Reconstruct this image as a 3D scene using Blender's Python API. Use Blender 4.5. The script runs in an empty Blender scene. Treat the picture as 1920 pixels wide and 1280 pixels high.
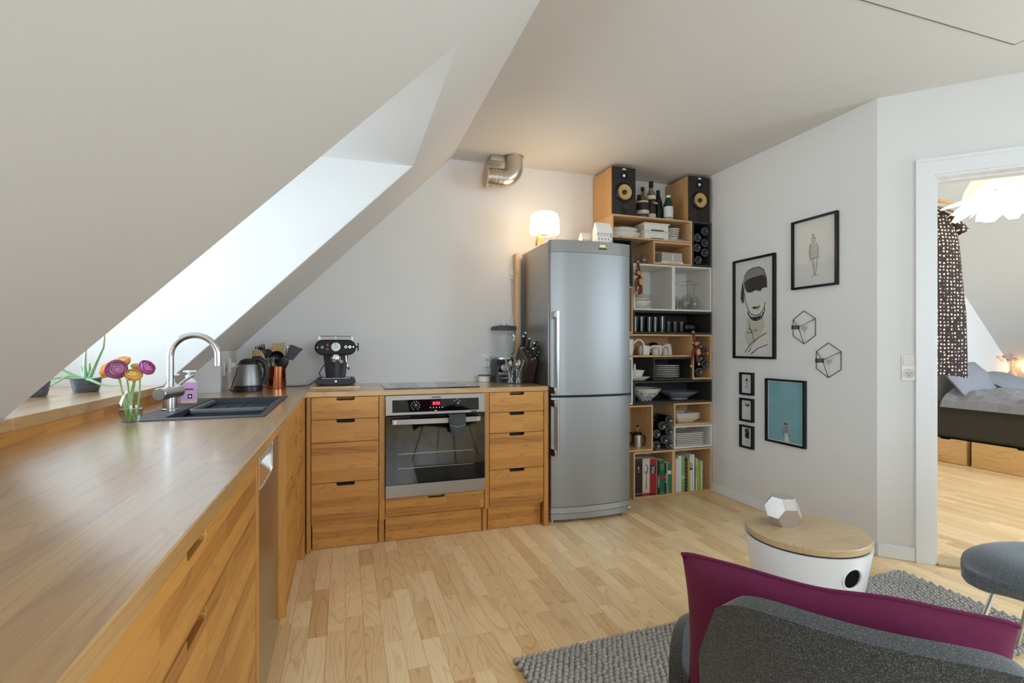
import bpy, bmesh, math, random
from math import sin, cos, pi, radians, sqrt, atan2
from mathutils import Vector, Matrix, noise
random.seed(7)
SC = bpy.context.scene
COL = SC.collection

# ------------------------------------------------------------------ camera, world, lights, exposure
cam_d = bpy.data.cameras.new('camera'); cam = bpy.data.objects.new('camera', cam_d); COL.objects.link(cam)
cam_d.sensor_width = 36.0; cam_d.lens = 948.0 / 1920.0 * 36.0; cam_d.clip_start = 0.02
cam_d.shift_y = 10.0 / 1920.0
cam.location = (0, 0, 1.16); cam.rotation_euler = (pi / 2, 0, -radians(18.25))
SC.camera = cam
SC.view_settings.view_transform = 'Standard'; SC.view_settings.look = 'None'
SC.view_settings.exposure = 0.5; SC.view_settings.gamma = 1.0; SC.view_settings.use_curve_mapping = False
SC.cycles.use_denoising = True
SC.cycles.diffuse_bounces = 6
SC.cycles.sample_clamp_indirect = 6.0

W = bpy.data.worlds.new('sky'); SC.world = W; W.use_nodes = True
bg = W.node_tree.nodes['Background']; bg.inputs[0].default_value = (0.80, 0.90, 1.0, 1); bg.inputs[1].default_value = 1.3

def area(name, loc, aim, sx, sy, energy, col):
    l = bpy.data.lights.new(name, 'AREA'); l.shape = 'RECTANGLE'; l.size = sx; l.size_y = sy
    l.energy = energy; l.color = col
    o = bpy.data.objects.new(name, l); COL.objects.link(o); o.location = loc
    o.rotation_euler = (Vector(aim) - Vector(loc)).to_track_quat('-Z', 'Y').to_euler()
    return o
# daylight at the dormer; east, rear and bedroom lamps are added fill
DAY = (0.68, 0.85, 1.0)
area('dormer_daylight', (-1.58, 2.22, 1.56), (0.6, 2.22, 2.05), 0.9, 1.06, 18, DAY).data.spread = radians(115)
area('east_fill_light', (4.36, -.08, 1.55), (0.0, .1, 1.3), 1.35, 1.3, 100, DAY)
area('rear_fill_light', (.9, -2.60, 1.5), (.6, 2.0, 1.3), 1.6, 1.5, 58, DAY)
area('bedroom_fill_light', (5.7, 0.02, 1.45), (5.7, 3.0, 1.1), 1.9, 1.3, 150, (0.74, 0.88, 1.0))

# ------------------------------------------------------------------ helpers
def lin(h):
    if isinstance(h, str):
        h = h.lstrip('#'); h = [int(h[i:i + 2], 16) / 255 for i in (0, 2, 4)]
    return tuple((c / 12.92 if c <= 0.04045 else ((c + 0.055) / 1.055) ** 2.4) for c in h[:3]) + (1.0,)

MATS = {}
def nt(m):
    m.use_nodes = True; t = m.node_tree; return t, t.nodes, t.links, t.nodes['Principled BSDF']
def pm(name, col, rough=0.5, metal=0.0, var=0.0, vscale=8.0, bump=0.0, bscale=60.0, coat=0.0, emit=None, estr=0.0, stretch=None, trans=0.0, ior=1.45, sheen=0.0, subsurf=0.0):
    """plain procedural surface: base colour with faint noise variation and fine relief"""
    if name in MATS: return MATS[name]
    m = bpy.data.materials.new(name); t, N, L, b = nt(m)
    c = lin(col); b.inputs['Roughness'].default_value = rough; b.inputs['Metallic'].default_value = metal
    b.inputs['Coat Weight'].default_value = coat; b.inputs['Transmission Weight'].default_value = trans; b.inputs['IOR'].default_value = ior
    if sheen: b.inputs['Sheen Weight'].default_value = sheen
    if subsurf: b.inputs['Subsurface Weight'].default_value = subsurf; b.inputs['Subsurface Radius'].default_value = (.02, .02, .02)
    if emit: b.inputs['Emission Color'].default_value = lin(emit); b.inputs['Emission Strength'].default_value = estr
    tc = N.new('ShaderNodeTexCoord'); mp = N.new('ShaderNodeMapping'); L.new(tc.outputs['Object'], mp.inputs[0])
    if stretch: mp.inputs['Scale'].default_value = stretch
    nz = N.new('ShaderNodeTexNoise'); nz.inputs['Scale'].default_value = vscale; nz.inputs['Detail'].default_value = 4
    L.new(mp.outputs[0], nz.inputs['Vector'])
    mx = N.new('ShaderNodeMix'); mx.data_type = 'RGBA'
    k = max(var, 0.015)
    mx.inputs['A'].default_value = tuple(min(1, x * (1 - k)) for x in c[:3]) + (1,)
    mx.inputs['B'].default_value = tuple(min(1, x * (1 + k)) for x in c[:3]) + (1,)
    L.new(nz.outputs['Fac'], mx.inputs['Factor']); L.new(mx.outputs['Result'], b.inputs['Base Color'])
    if bump:
        n2 = N.new('ShaderNodeTexNoise'); n2.inputs['Scale'].default_value = bscale; n2.inputs['Detail'].default_value = 3
        L.new(mp.outputs[0], n2.inputs['Vector'])
        bp = N.new('ShaderNodeBump'); bp.inputs['Strength'].default_value = bump; bp.inputs['Distance'].default_value = 0.004
        L.new(n2.outputs['Fac'], bp.inputs['Height']); L.new(bp.outputs[0], b.inputs['Normal'])
    MATS[name] = m; return m

def wood(name, light, dark, along='X', across='Z', stave=None, attr=False, rough=0.4, freq=34.0, ring=0.45, tonevar=0.5, xs=(5.0, .55), fibre=.25, coat=0.0, knots=0.0):
    """sawn timber: growth-ring contour lines, fine fibre, staves or per-piece tone"""
    if name in MATS: return MATS[name]
    m = bpy.data.materials.new(name); t, N, L, b = nt(m)
    b.inputs['Roughness'].default_value = rough; b.inputs['Coat Weight'].default_value = coat; b.inputs['Coat Roughness'].default_value = .2
    def math_(op, a, c=None, v=None):
        n = N.new('ShaderNodeMath'); n.operation = op
        if hasattr(a, 'node'): L.new(a, n.inputs[0])
        else: n.inputs[0].default_value = a
        if c is not None:
            if hasattr(c, 'node'): L.new(c, n.inputs[1])
            else: n.inputs[1].default_value = c
        return n.outputs[0]
    geo = N.new('ShaderNodeNewGeometry') if attr else N.new('ShaderNodeTexCoord')
    sp = N.new('ShaderNodeSeparateXYZ'); L.new(geo.outputs['Position' if attr else 'Object'], sp.inputs[0])
    A = sp.outputs[along]; B = sp.outputs[across]
    Cn = [k for k in 'XYZ' if k not in (along, across)][0]; Cc = sp.outputs[Cn]
    if attr:
        at = N.new('ShaderNodeAttribute'); at.attribute_name = 'tone'; tone = at.outputs['Fac']
    elif stave:
        cb = N.new('ShaderNodeCombineXYZ'); L.new(A, cb.inputs[0]); L.new(math_('ADD', B, math_('MULTIPLY', Cc, .55)), cb.inputs[1])
        br = N.new('ShaderNodeTexBrick'); br.inputs['Scale'].default_value = 1.0
        br.inputs['Brick Width'].default_value = stave[1]; br.inputs['Row Height'].default_value = stave[0]
        br.inputs['Mortar Size'].default_value = 0.0; br.inputs['Color1'].default_value = (0, 0, 0, 1); br.inputs['Color2'].default_value = (1, 1, 1, 1)
        br.offset = .37; br.offset_frequency = 3; br.squash = 1.6; br.squash_frequency = 2
        L.new(cb.outputs[0], br.inputs['Vector']); tone = br.outputs['Color']
    else:
        oi = N.new('ShaderNodeObjectInfo'); tone = oi.outputs['Random']
    sft = math_('MULTIPLY', tone, 37.0)
    cv = N.new('ShaderNodeCombineXYZ')
    L.new(math_('ADD', math_('MULTIPLY', B, xs[0]), sft), cv.inputs[0]); L.new(math_('ADD', math_('MULTIPLY', A, xs[1]), sft), cv.inputs[1]); L.new(math_('MULTIPLY', Cc, xs[0]), cv.inputs[2])
    n1 = N.new('ShaderNodeTexNoise'); n1.inputs['Scale'].default_value = 1.0; n1.inputs['Detail'].default_value = 2.0; n1.inputs['Distortion'].default_value = .3
    L.new(cv.outputs[0], n1.inputs['Vector'])
    rings = math_('FRACT', math_('MULTIPLY', n1.outputs['Fac'], freq))
    rp = N.new('ShaderNodeValToRGB'); L.new(rings, rp.inputs[0])
    e = rp.color_ramp.elements; e[0].position = 0.0; e[0].color = (0, 0, 0, 1); e[1].position = 1.0; e[1].color = (0, 0, 0, 1)
    q = e.new(.72); q.color = (.15, .15, .15, 1); q = e.new(.9); q.color = (1, 1, 1, 1)
    cf = N.new('ShaderNodeCombineXYZ'); L.new(math_('MULTIPLY', B, 260.0), cf.inputs[0]); L.new(math_('ADD', math_('MULTIPLY', A, 9.0), sft), cf.inputs[1]); L.new(math_('MULTIPLY', Cc, 260.0), cf.inputs[2])
    n2 = N.new('ShaderNodeTexNoise'); n2.inputs['Scale'].default_value = 1.0; n2.inputs['Detail'].default_value = 2.0; L.new(cf.outputs[0], n2.inputs['Vector'])
    n3 = N.new('ShaderNodeTexNoise'); n3.inputs['Scale'].default_value = .9; n3.inputs['Detail'].default_value = 3.0; L.new(cv.outputs[0], n3.inputs['Vector'])
    f = math_('ADD', math_('MULTIPLY', rp.outputs[0], ring), math_('MULTIPLY', math_('SUBTRACT', n2.outputs['Fac'], .5), fibre * 2))
    f = math_('ADD', f, math_('MULTIPLY', math_('SUBTRACT', tone, .5), tonevar))
    f = math_('ADD', f, math_('MULTIPLY', math_('SUBTRACT', n3.outputs['Fac'], .45), .5))
    if knots:
        vr = N.new('ShaderNodeTexVoronoi'); vr.inputs['Scale'].default_value = 7.0
        ck = N.new('ShaderNodeCombineXYZ'); L.new(math_('ADD', math_('MULTIPLY', A, .7), sft), ck.inputs[0]); L.new(B, ck.inputs[1]); L.new(Cc, ck.inputs[2]); L.new(ck.outputs[0], vr.inputs['Vector'])
        kr = N.new('ShaderNodeMapRange'); L.new(vr.outputs['Distance'], kr.inputs[0]); kr.inputs[1].default_value = .05; kr.inputs[2].default_value = .12; kr.inputs[3].default_value = knots; kr.inputs[4].default_value = 0
        f = math_('ADD', f, kr.outputs[0])
    f = math_('ADD', f, .25)
    mx = N.new('ShaderNodeMix'); mx.data_type = 'RGBA'; mx.clamp_factor = True
    mx.inputs['A'].default_value = lin(light); mx.inputs['B'].default_value = lin(dark); L.new(f, mx.inputs['Factor'])
    L.new(mx.outputs['Result'], b.inputs['Base Color'])
    bp = N.new('ShaderNodeBump'); bp.inputs['Strength'].default_value = .12; bp.inputs['Distance'].default_value = .001; L.new(n2.outputs['Fac'], bp.inputs['Height']); L.new(bp.outputs[0], b.inputs['Normal'])
    MATS[name] = m; return m

def thin_glass(name, tint='#ffffff', refl=1.0, rough=0.02):
    """thin clear pane: see-through with Fresnel mirror gloss"""
    if name in MATS: return MATS[name]
    m = bpy.data.materials.new(name); m.use_nodes = True; t = m.node_tree; N = t.nodes; L = t.links; N.clear()
    o = N.new('ShaderNodeOutputMaterial'); tr = N.new('ShaderNodeBsdfTransparent'); tr.inputs[0].default_value = lin(tint)
    gl = N.new('ShaderNodeBsdfGlossy'); gl.inputs['Roughness'].default_value = rough
    fr = N.new('ShaderNodeLayerWeight'); fr.inputs[0].default_value = .5
    p5 = N.new('ShaderNodeMath'); p5.operation = 'POWER'; p5.inputs[1].default_value = 5.0; L.new(fr.outputs['Facing'], p5.inputs[0])
    mu = N.new('ShaderNodeMath'); mu.operation = 'MULTIPLY_ADD'; mu.inputs[1].default_value = .92 * min(1, refl); mu.inputs[2].default_value = .045 * refl; L.new(p5.outputs[0], mu.inputs[0])
    mx = N.new('ShaderNodeMixShader'); L.new(mu.outputs[0], mx.inputs[0]); L.new(tr.outputs[0], mx.inputs[1]); L.new(gl.outputs[0], mx.inputs[2]); L.new(mx.outputs[0], o.inputs[0])
    MATS[name] = m; return m

def dots(name, base, dot, scale=60.0, thr=.3, rough=.8, flat=(1, 1, 1)):
    if name in MATS: return MATS[name]
    m = bpy.data.materials.new(name); t, N, L, b = nt(m); b.inputs['Roughness'].default_value = rough
    tc = N.new('ShaderNodeTexCoord'); mp = N.new('ShaderNodeMapping'); mp.inputs['Scale'].default_value = flat; L.new(tc.outputs['Object'], mp.inputs[0])
    v = N.new('ShaderNodeTexVoronoi'); v.inputs['Scale'].default_value = scale; v.inputs['Randomness'].default_value = .3; L.new(mp.outputs[0], v.inputs['Vector'])
    lt = N.new('ShaderNodeMath'); lt.operation = 'LESS_THAN'; lt.inputs[1].default_value = thr; L.new(v.outputs['Distance'], lt.inputs[0])
    mx = N.new('ShaderNodeMix'); mx.data_type = 'RGBA'; mx.inputs['A'].default_value = lin(base); mx.inputs['B'].default_value = lin(dot)
    L.new(lt.outputs[0], mx.inputs['Factor']); L.new(mx.outputs['Result'], b.inputs['Base Color']); MATS[name] = m; return m

def tweed(name, c1, c2, scale=900.0, rough=.9):
    if name in MATS: return MATS[name]
    m = bpy.data.materials.new(name); t, N, L, b = nt(m); b.inputs['Roughness'].default_value = rough; b.inputs['Sheen Weight'].default_value = .3
    tc = N.new('ShaderNodeTexCoord'); n = N.new('ShaderNodeTexNoise'); n.inputs['Scale'].default_value = scale; n.inputs['Detail'].default_value = 1.5; L.new(tc.outputs['Object'], n.inputs['Vector'])
    wv = N.new('ShaderNodeTexVoronoi'); wv.inputs['Scale'].default_value = scale * .45; L.new(tc.outputs['Object'], wv.inputs['Vector'])
    r = N.new('ShaderNodeValToRGB'); e = r.color_ramp.elements; e[0].position = .50; e[0].color = lin(c1); e[1].position = .74; e[1].color = lin(c2)
    L.new(n.outputs['Fac'], r.inputs[0]); L.new(r.outputs[0], b.inputs['Base Color'])
    bp = N.new('ShaderNodeBump'); bp.inputs['Strength'].default_value = .25; bp.inputs['Distance'].default_value = .001; L.new(wv.outputs['Distance'], bp.inputs['Height']); L.new(bp.outputs[0], b.inputs['Normal'])
    MATS[name] = m; return m

def tag(o, label=None, cat=None, group=None, kind=None):
    if label: o['label'] = label
    if cat: o['category'] = cat
    if group: o['group'] = group
    if kind: o['kind'] = kind
    return o
def thing(name, label, cat, loc=(0, 0, 0), rz=0.0, group=None):
    o = bpy.data.objects.new(name, None); COL.objects.link(o); o.empty_display_size = .05
    o.location = loc; o.rotation_euler = (0, 0, rz); return tag(o, label, cat, group)

class MB:
    """collects boxes, lathes, tubes ... into ONE mesh"""
    def __init__(s): s.v = []; s.f = []; s.mi = []; s.cur = 0
    def _a(s, vs, fs):
        n = len(s.v); s.v += [tuple(p) for p in vs]; s.f += [tuple(i + n for i in f) for f in fs]; s.mi += [s.cur] * len(fs); return s
    def box(s, x0, x1, y0, y1, z0, z1):
        return s._a([(x0, y0, z0), (x1, y0, z0), (x1, y1, z0), (x0, y1, z0), (x0, y0, z1), (x1, y0, z1), (x1, y1, z1), (x0, y1, z1)],
                    [(3, 2, 1, 0), (4, 5, 6, 7), (0, 1, 5, 4), (1, 2, 6, 5), (2, 3, 7, 6), (3, 0, 4, 7)])
    def prism(s, pts, a0, a1, ax='y'):
        """polygon extruded along ax; pts are (x,z) for y, (x,y) for z, (y,z) for x"""
        n = len(pts)
        def P(p, a): return (p[0], a, p[1]) if ax == 'y' else ((p[0], p[1], a) if ax == 'z' else (a, p[0], p[1]))
        vs = [P(p, a0) for p in pts] + [P(p, a1) for p in pts]
        fs = [tuple(range(n)), tuple(range(2 * n - 1, n - 1, -1))] + [(i, i + n, (i + 1) % n + n, (i + 1) % n) for i in range(n)]
        return s._a(vs, fs)
    def lathe(s, prof, c=(0, 0, 0), seg=24, sx=1.0, sy=1.0):
        vs = []; fs = []; rows = []
        for r, z in prof:
            if r < 1e-6: rows.append([len(vs)]); vs.append((c[0], c[1], c[2] + z))
            else:
                rows.append(list(range(len(vs), len(vs) + seg)))
                vs += [(c[0] + sx * r * cos(2 * pi * k / seg), c[1] + sy * r * sin(2 * pi * k / seg), c[2] + z) for k in range(seg)]
        for a, b in zip(rows, rows[1:]):
            for k in range(seg):
                k2 = (k + 1) % seg
                if len(a) == 1 and len(b) == 1: continue
                if len(a) == 1: fs.append((a[0], b[k2], b[k]))
                elif len(b) == 1: fs.append((a[k], a[k2], b[0]))
                else: fs.append((a[k], a[k2], b[k2], b[k]))
        return s._a(vs, fs)
    def cyl(s, c, r, h, seg=20, r2=None):
        r2 = r if r2 is None else r2
        return s.lathe([(0, 0), (r, 0), (r2, h), (0, h)], c, seg)
    def tube(s, path, r, seg=8, cap=True, flat=1.0, closed=False):
        path = [Vector(p) for p in path]; n = len(path); rr = r if isinstance(r, (list, tuple)) else [r] * n
        vs = []; fs = []; up = None
        for i, p in enumerate(path):
            if closed: d = path[(i + 1) % n] - path[i - 1]
            else: d = path[min(i + 1, n - 1)] - path[max(i - 1, 0)]
            d.normalize()
            if up is None:
                up = Vector((0, 0, 1)) if abs(d.z) < .9 else Vector((1, 0, 0))
            a = d.cross(up)
            if a.length < 1e-5: a = d.cross(Vector((0, 1, 0)))
            a.normalize(); b = a.cross(d).normalized(); up = b
            for k in range(seg):
                t = 2 * pi * k / seg; vs.append(p + a * (rr[i] * cos(t)) + b * (rr[i] * flat * sin(t)))
        m = n if closed else n - 1
        for i in range(m):
            for k in range(seg):
                j = (i + 1) % n; fs.append((i * seg + k, i * seg + (k + 1) % seg, j * seg + (k + 1) % seg, j * seg + k))
        if cap and not closed: fs += [tuple(range(seg - 1, -1, -1)), tuple(range((n - 1) * seg, n * seg))]
        return s._a(vs, fs)
    def ball(s, c, rx, ry=None, rz=None, nu=14, nv=8):
        ry = rx if ry is None else ry; rz = rx if rz is None else rz
        vs = [(c[0], c[1], c[2] - rz)]; fs = []
        for j in range(1, nv):
            t = -pi / 2 + pi * j / nv
            vs += [(c[0] + rx * cos(t) * cos(2 * pi * k / nu), c[1] + ry * cos(t) * sin(2 * pi * k / nu), c[2] + rz * sin(t)) for k in range(nu)]
        vs.append((c[0], c[1], c[2] + rz)); top = len(vs) - 1
        for k in range(nu):
            k2 = (k + 1) % nu; fs.append((0, 1 + k2, 1 + k)); fs.append((top, 1 + (nv - 2) * nu + k, 1 + (nv - 2) * nu + k2))
            for j in range(nv - 2): fs.append((1 + j * nu + k, 1 + j * nu + k2, 1 + (j + 1) * nu + k2, 1 + (j + 1) * nu + k))
        return s._a(vs, fs)
    def sheet(s, fn, nu, nv, thick=0.0, nrm=None):
        """grid fn(u,v)->point, u,v in 0..1; closed slab when thick>0 (offset along the sheet normal)"""
        P = [[Vector(fn(i / nu, j / nv)) for j in range(nv + 1)] for i in range(nu + 1)]
        vs = [P[i][j] for i in range(nu + 1) for j in range(nv + 1)]; w = nv + 1
        fs = [(i * w + j, (i + 1) * w + j, (i + 1) * w + j + 1, i * w + j + 1) for i in range(nu) for j in range(nv)]
        if thick:
            n0 = len(vs); q = []
            for i in range(nu + 1):
                for j in range(nv + 1):
                    du = P[min(i + 1, nu)][j] - P[max(i - 1, 0)][j]; dv = P[i][min(j + 1, nv)] - P[i][max(j - 1, 0)]
                    nn = du.cross(dv)
                    nn = nn.normalized() if nn.length > 1e-9 else Vector((0, 0, 1))
                    q.append(P[i][j] - nn * thick)
            vs += q; fs += [tuple(k + n0 for k in reversed(f)) for f in fs]
            bd = [(i, 0) for i in range(nu)] + [(nu, j) for j in range(nv)] + [(i, nv) for i in range(nu, 0, -1)] + [(0, j) for j in range(nv, 0, -1)]
            for a, b in zip(bd, bd[1:] + bd[:1]):
                ia = a[0] * w + a[1]; ib = b[0] * w + b[1]; fs.append((ib, ia, ia + n0, ib + n0))
        return s._a(vs, fs)
    def xf(s, M, start=0):
        s.v = s.v[:start] + [tuple(M @ Vector(p)) for p in s.v[start:]]; return s
    def build(s, name, mat=None, parent=None, loc=(0, 0, 0), rz=0.0, bevel=0.0, smooth=35, seg=2, mats=None, fix=True):
        me = bpy.data.meshes.new(name); me.from_pydata(s.v, [], s.f)
        for mm in (mats or [mat]): me.materials.append(mm)
        if mats: me.polygons.foreach_set('material_index', s.mi)
        if fix:
            bm = bmesh.new(); bm.from_mesh(me); bmesh.ops.recalc_face_normals(bm, faces=bm.faces); bm.to_mesh(me); bm.free()
        if smooth:
            me.polygons.foreach_set('use_smooth', [True] * len(me.polygons)); me.set_sharp_from_angle(angle=radians(smooth))
        me.update()
        o = bpy.data.objects.new(name, me); COL.objects.link(o); o.location = loc; o.rotation_euler = (0, 0, rz)
        if parent: o.parent = parent
        if bevel:
            b = o.modifiers.new('edge', 'BEVEL'); b.width = bevel; b.segments = seg; b.limit_method = 'ANGLE'; b.angle_limit = radians(40)
        return o
def rbox(x0, x1, y0, y1, z0, z1): return MB().box(x0, x1, y0, y1, z0, z1)
def copy_tree(o, parent=None):
    c = o.copy(); COL.objects.link(c)
    if parent: c.parent = parent
    for ch in list(o.children): copy_tree(ch, c)
    return c
def struct(name, mb, mat, parent=None, label=None, **k):
    o = mb.build(name, mat, parent, **k); o['kind'] = 'structure'
    if label: o['label'] = label
    return o
def arc(c, r, a0, a1, n, plane='xz'):
    out = []
    for i in range(n + 1):
        a = radians(a0 + (a1 - a0) * i / n)
        out.append((c[0] + r * cos(a), c[1], c[2] + r * sin(a)) if plane == 'xz' else ((c[0] + r * cos(a), c[1] + r * sin(a), c[2]) if plane == 'xy' else (c[0], c[1] + r * cos(a), c[2] + r * sin(a))))
    return out
def text(body, size, mat, name, parent, loc, rot, depth=.0003, align='CENTER'):
    c = bpy.data.curves.new(name, 'FONT'); c.body = body; c.size = size; c.extrude = depth; c.align_x = align; c.align_y = 'CENTER'; c.resolution_u = 2
    tmp = bpy.data.objects.new(name, c); COL.objects.link(tmp); bpy.context.view_layer.update()
    me = bpy.data.meshes.new_from_object(tmp.evaluated_get(bpy.context.evaluated_depsgraph_get())); bpy.data.objects.remove(tmp); bpy.data.curves.remove(c)
    me.materials.clear(); me.materials.append(mat); o = bpy.data.objects.new(name, me); COL.objects.link(o); o.location = loc; o.rotation_euler = rot; o.parent = parent; return o

# ------------------------------------------------------------------ materials
WHITE = pm('white_wall_paint', '#dcdad7', .75, var=.02, vscale=3, bump=.03, bscale=220)
CEILM = pm('white_ceiling_paint', '#d8d6d2', .8, var=.02, vscale=3, bump=.03, bscale=220)
GLOSSW = pm('white_gloss_paint', '#e2e2e2', .35, var=.01)
OAKX = wood('oak_staves_x', '#c58a40', '#8a4f18', 'X', 'Z', stave=(.042, .36), rough=.42, freq=18, ring=.34, tonevar=.55, xs=(7, .7))
OAKY = wood('oak_staves_y', '#c58a40', '#8a4f18', 'Y', 'Z', stave=(.042, .36), rough=.42, freq=18, ring=.34, tonevar=.55, xs=(7, .7))
TOPX = wood('oak_worktop_x', '#c59b62', '#946433', 'X', 'Y', stave=(.05, .8), rough=.34, freq=16, ring=.3, tonevar=.4, xs=(7, .7), coat=1.0)
TOPY = wood('oak_worktop_y', '#c59b62', '#946433', 'Y', 'X', stave=(.05, .8), rough=.34, freq=16, ring=.3, tonevar=.4, xs=(7, .7), coat=1.0)
OAKZ = wood('oak_upright', '#c58a40', '#8a4f18', 'Z', 'X', rough=.42, freq=14, ring=.25, xs=(7, .7), tonevar=.1)
FLOORM = wood('ash_floor_strips', '#f9dcab', '#c9975a', 'Y', 'X', attr=True, rough=.34, freq=20, ring=.38, tonevar=.72, xs=(6.5, .75), fibre=.16, coat=.15)
PINE = wood('pine_boards', '#deba8c', '#b98651', 'X', 'Y', rough=.5, freq=12, ring=.3, xs=(8, .8), tonevar=.2, knots=.5)
PINEZ = wood('pine_upright', '#deba8c', '#b98651', 'Z', 'Y', rough=.5, freq=12, ring=.3, xs=(8, .8), tonevar=.2, knots=.5)
BLACKB = pm('black_stained_boards', '#3a3835', .6, var=.3, vscale=20, stretch=(1, 1, 8))
WHITEB = pm('white_lacquered_boards', '#dedbd5', .5)
BEECH = wood('beech_veneer', '#d2a468', '#b07f45', 'Z', 'Y', rough=.45, freq=8, ring=.15, xs=(9, .6), tonevar=.1)
BAMBOO = wood('pale_oak_lid', '#c8ad86', '#a08360', 'X', 'Y', rough=.35, freq=14, ring=.35, xs=(7, .6), tonevar=.1)
SPOONW = wood('utensil_wood', '#c9a877', '#9b7446', 'Z', 'X', rough=.6, freq=8, ring=.2, xs=(20, 2))
STEEL = pm('brushed_steel', '#979796', .45, 1.0, var=.05, vscale=2, bump=.04, bscale=1.0, stretch=(2, 2, 300))
STEELH = pm('brushed_steel_horizontal', '#9a938a', .42, 1.0, var=.04, vscale=2, bump=.04, bscale=1.0, stretch=(2, 300, 300))
CHROME = pm('chrome', '#d6d6d4', .12, 1.0)
SATIN = pm('satin_steel', '#c4c4c2', .25, 1.0)
GALV = pm('galvanised_duct', '#c5beb4', .32, 1.0, var=.06, vscale=12)
COPPER = pm('polished_copper', '#d98a63', .14, 1.0)
BLKP = pm('black_plastic', '#17161a', .38)
BLKM = pm('matt_black', '#141313', .6)
BLKG = pm('black_glass', '#050506', .04, coat=.6)
DGREY = pm('dark_grey_plastic', '#3a3d40', .45)
SINKM = pm('black_composite_sink', '#34373b', .42, var=.1, vscale=300, bump=.05, bscale=500)
CER = pm('white_glazed_ceramic', '#e7e3da', .25, coat=.4)
CERM = pm('white_bisque', '#ece8e2', .6)
GREYC = pm('grey_glaze', '#8a9296', .3, coat=.4)
PLW = pm('white_plastic', '#e4e2dc', .4)
GLS = thin_glass('clear_glass', '#f4f6f5', 1.0)
GLSD = thin_glass('smoky_glass', '#cdd2d3', 1.6)
GLSB = pm('dark_bottle_glass', '#0c0d0c', .08, coat=.5)
GLSG = pm('green_bottle_glass', '#0f3a1e', .08, coat=.5)
AMBER = pm('amber_bottle_glass', '#3b1d0c', .08, coat=.5)
PANE = thin_glass('window_glass', '#fdfdfd', .8)
TWEED = tweed('charcoal_tweed', '#202221', '#6d716e', 540)
TWEED2 = tweed('grey_tweed', '#3f454b', '#8a9298', 540)
PLUM = pm('plum_velvet', '#68153f', .85, var=.18, vscale=160, bump=.2, bscale=700, sheen=.04)
WOOL = pm('grey_wool', '#aaa59f', .95, var=.25, vscale=5, bump=.3, bscale=300)
PAPER = pm('art_paper', '#e3e0d8', .7)
INK = pm('black_ink', '#1d1a19', .7)
BLKF = pm('black_frame_lacquer', '#0d0c0d', .3)
RED = pm('red_board', '#a01f26', .5)
MONK = pm('teak_brown', '#6c3119', .4, var=.15, vscale=20)
MONKL = pm('limba_light', '#cf9b68', .45)

# ------------------------------------------------------------------ room shell
RW, BW, CEIL, CT = 2.807, 3.67, 2.54, 0.905
SL = 1.803                       # sloping ceiling: z = x + SL
# floor: sub-floor slab with strips
fl = struct('floor', rbox(-1.0, 7.6, -2.5, 3.75, -.08, -.016), pm('sub_floor', '#8a6a45', .8), label='light ash strip parquet floor running towards the kitchen wall')
def strip_mesh(name, boxes):
    mb = MB(); tone = []
    for (x0, x1, y0, y1, z, t) in boxes:
        mb.box(x0, x1, y0, y1, -.016, z); tone += [t] * 6
    me = bpy.data.meshes.new(name); me.from_pydata(mb.v, [], mb.f); me.materials.append(FLOORM)
    a = me.attributes.new('tone', 'FLOAT', 'FACE'); a.data.foreach_set('value', tone); me.update()
    o = bpy.data.objects.new(name, me); COL.objects.link(o); o.parent = fl; return o
rest = []; seen = []
cy, sy_ = cos(radians(18.25)), sin(radians(18.25))
def inview(x, y):
    d = x * sy_ + y * cy; l = x * cy - y * sy_
    return d > .4 and abs(l / d) < 1.03 and 1.16 / d * 948 < 645
sw = .0715; nx = int(8.6 / sw)
for i in range(nx):
    x0 = -1.0 + i * sw; y = -2.5 - random.random() * .5
    while y < 3.75:
        ln = random.choice((.22, .3, .36, .42, .48, .55, .62)) ; y1 = min(y + ln, 3.75); ya = max(y, -2.5)
        if y1 > ya:
            xc, yc = x0 + sw / 2, (ya + y1) / 2
            t = min(1, max(0, random.gauss(.42, .2) + (.3 if random.random() < .08 else 0)))
            b = (x0 + .0004, x0 + sw - .0004, ya + .0004, y1 - .0004, -random.random() * .0006, t)
            hid = xc < -.26 or (yc > 3.12 and xc < 1.9) or yc > 3.38 or xc > 2.80 + max(0, 2.04 - yc) or (xc > .68 and xc < 2.62 and yc < 1.7 and yc > 1.22) or yc < 1.05
            if inview(xc, yc) and not hid: seen.append(b)
            else: rest.append(b)
        y = y1
seen.sort(key=lambda b: -(b[3] - b[2]) / max(.3, ((b[0]) ** 2 + (b[2]) ** 2)))
for b in seen[:300]: strip_mesh('floor_strip', [b])
so = strip_mesh('floor_strips_elsewhere', rest + seen[300:]); so['kind'] = 'stuff'

struct('wall_back', rbox(-1.1, 7.7, BW, BW + .12, -.02, 2.7), WHITE, label='white painted wall behind the hob, fridge and crate shelf')
struct('wall_right', rbox(RW, RW + .10, 2.033, BW, -.02, 2.60), WHITE, label='white wall with the framed pictures')
P0 = Vector((RW, 2.033, 0)); DD = Vector((.70711, -.70711, 0)); DN = Vector((.70711, .70711, 0))
DM = Matrix(((DD.x, DN.x, 0, P0.x), (DD.y, DN.y, 0, P0.y), (0, 0, 1, 0), (0, 0, 0, 1)))   # local x along the diagonal wall, y into the bedroom
def diag(mb, start=0): return mb.xf(DM, start)
S0, S1, DZ = .247, 1.09, 2.08
wd = MB().box(-.0, S0, 0, .10, -.02, 2.60).box(S1, 1.9, 0, .10, -.02, 2.60).box(S0, S1, 0, .10, DZ, 2.60)
struct('wall_diagonal', diag(wd), WHITE, label='white diagonal wall with the bedroom doorway')
cas = MB()
for a, b in ((S0 - .07, S0 + .004), (S1 - .004, S1 + .07)):
    cas.box(a, b, -.014, 0, 0, DZ + .07)
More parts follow.
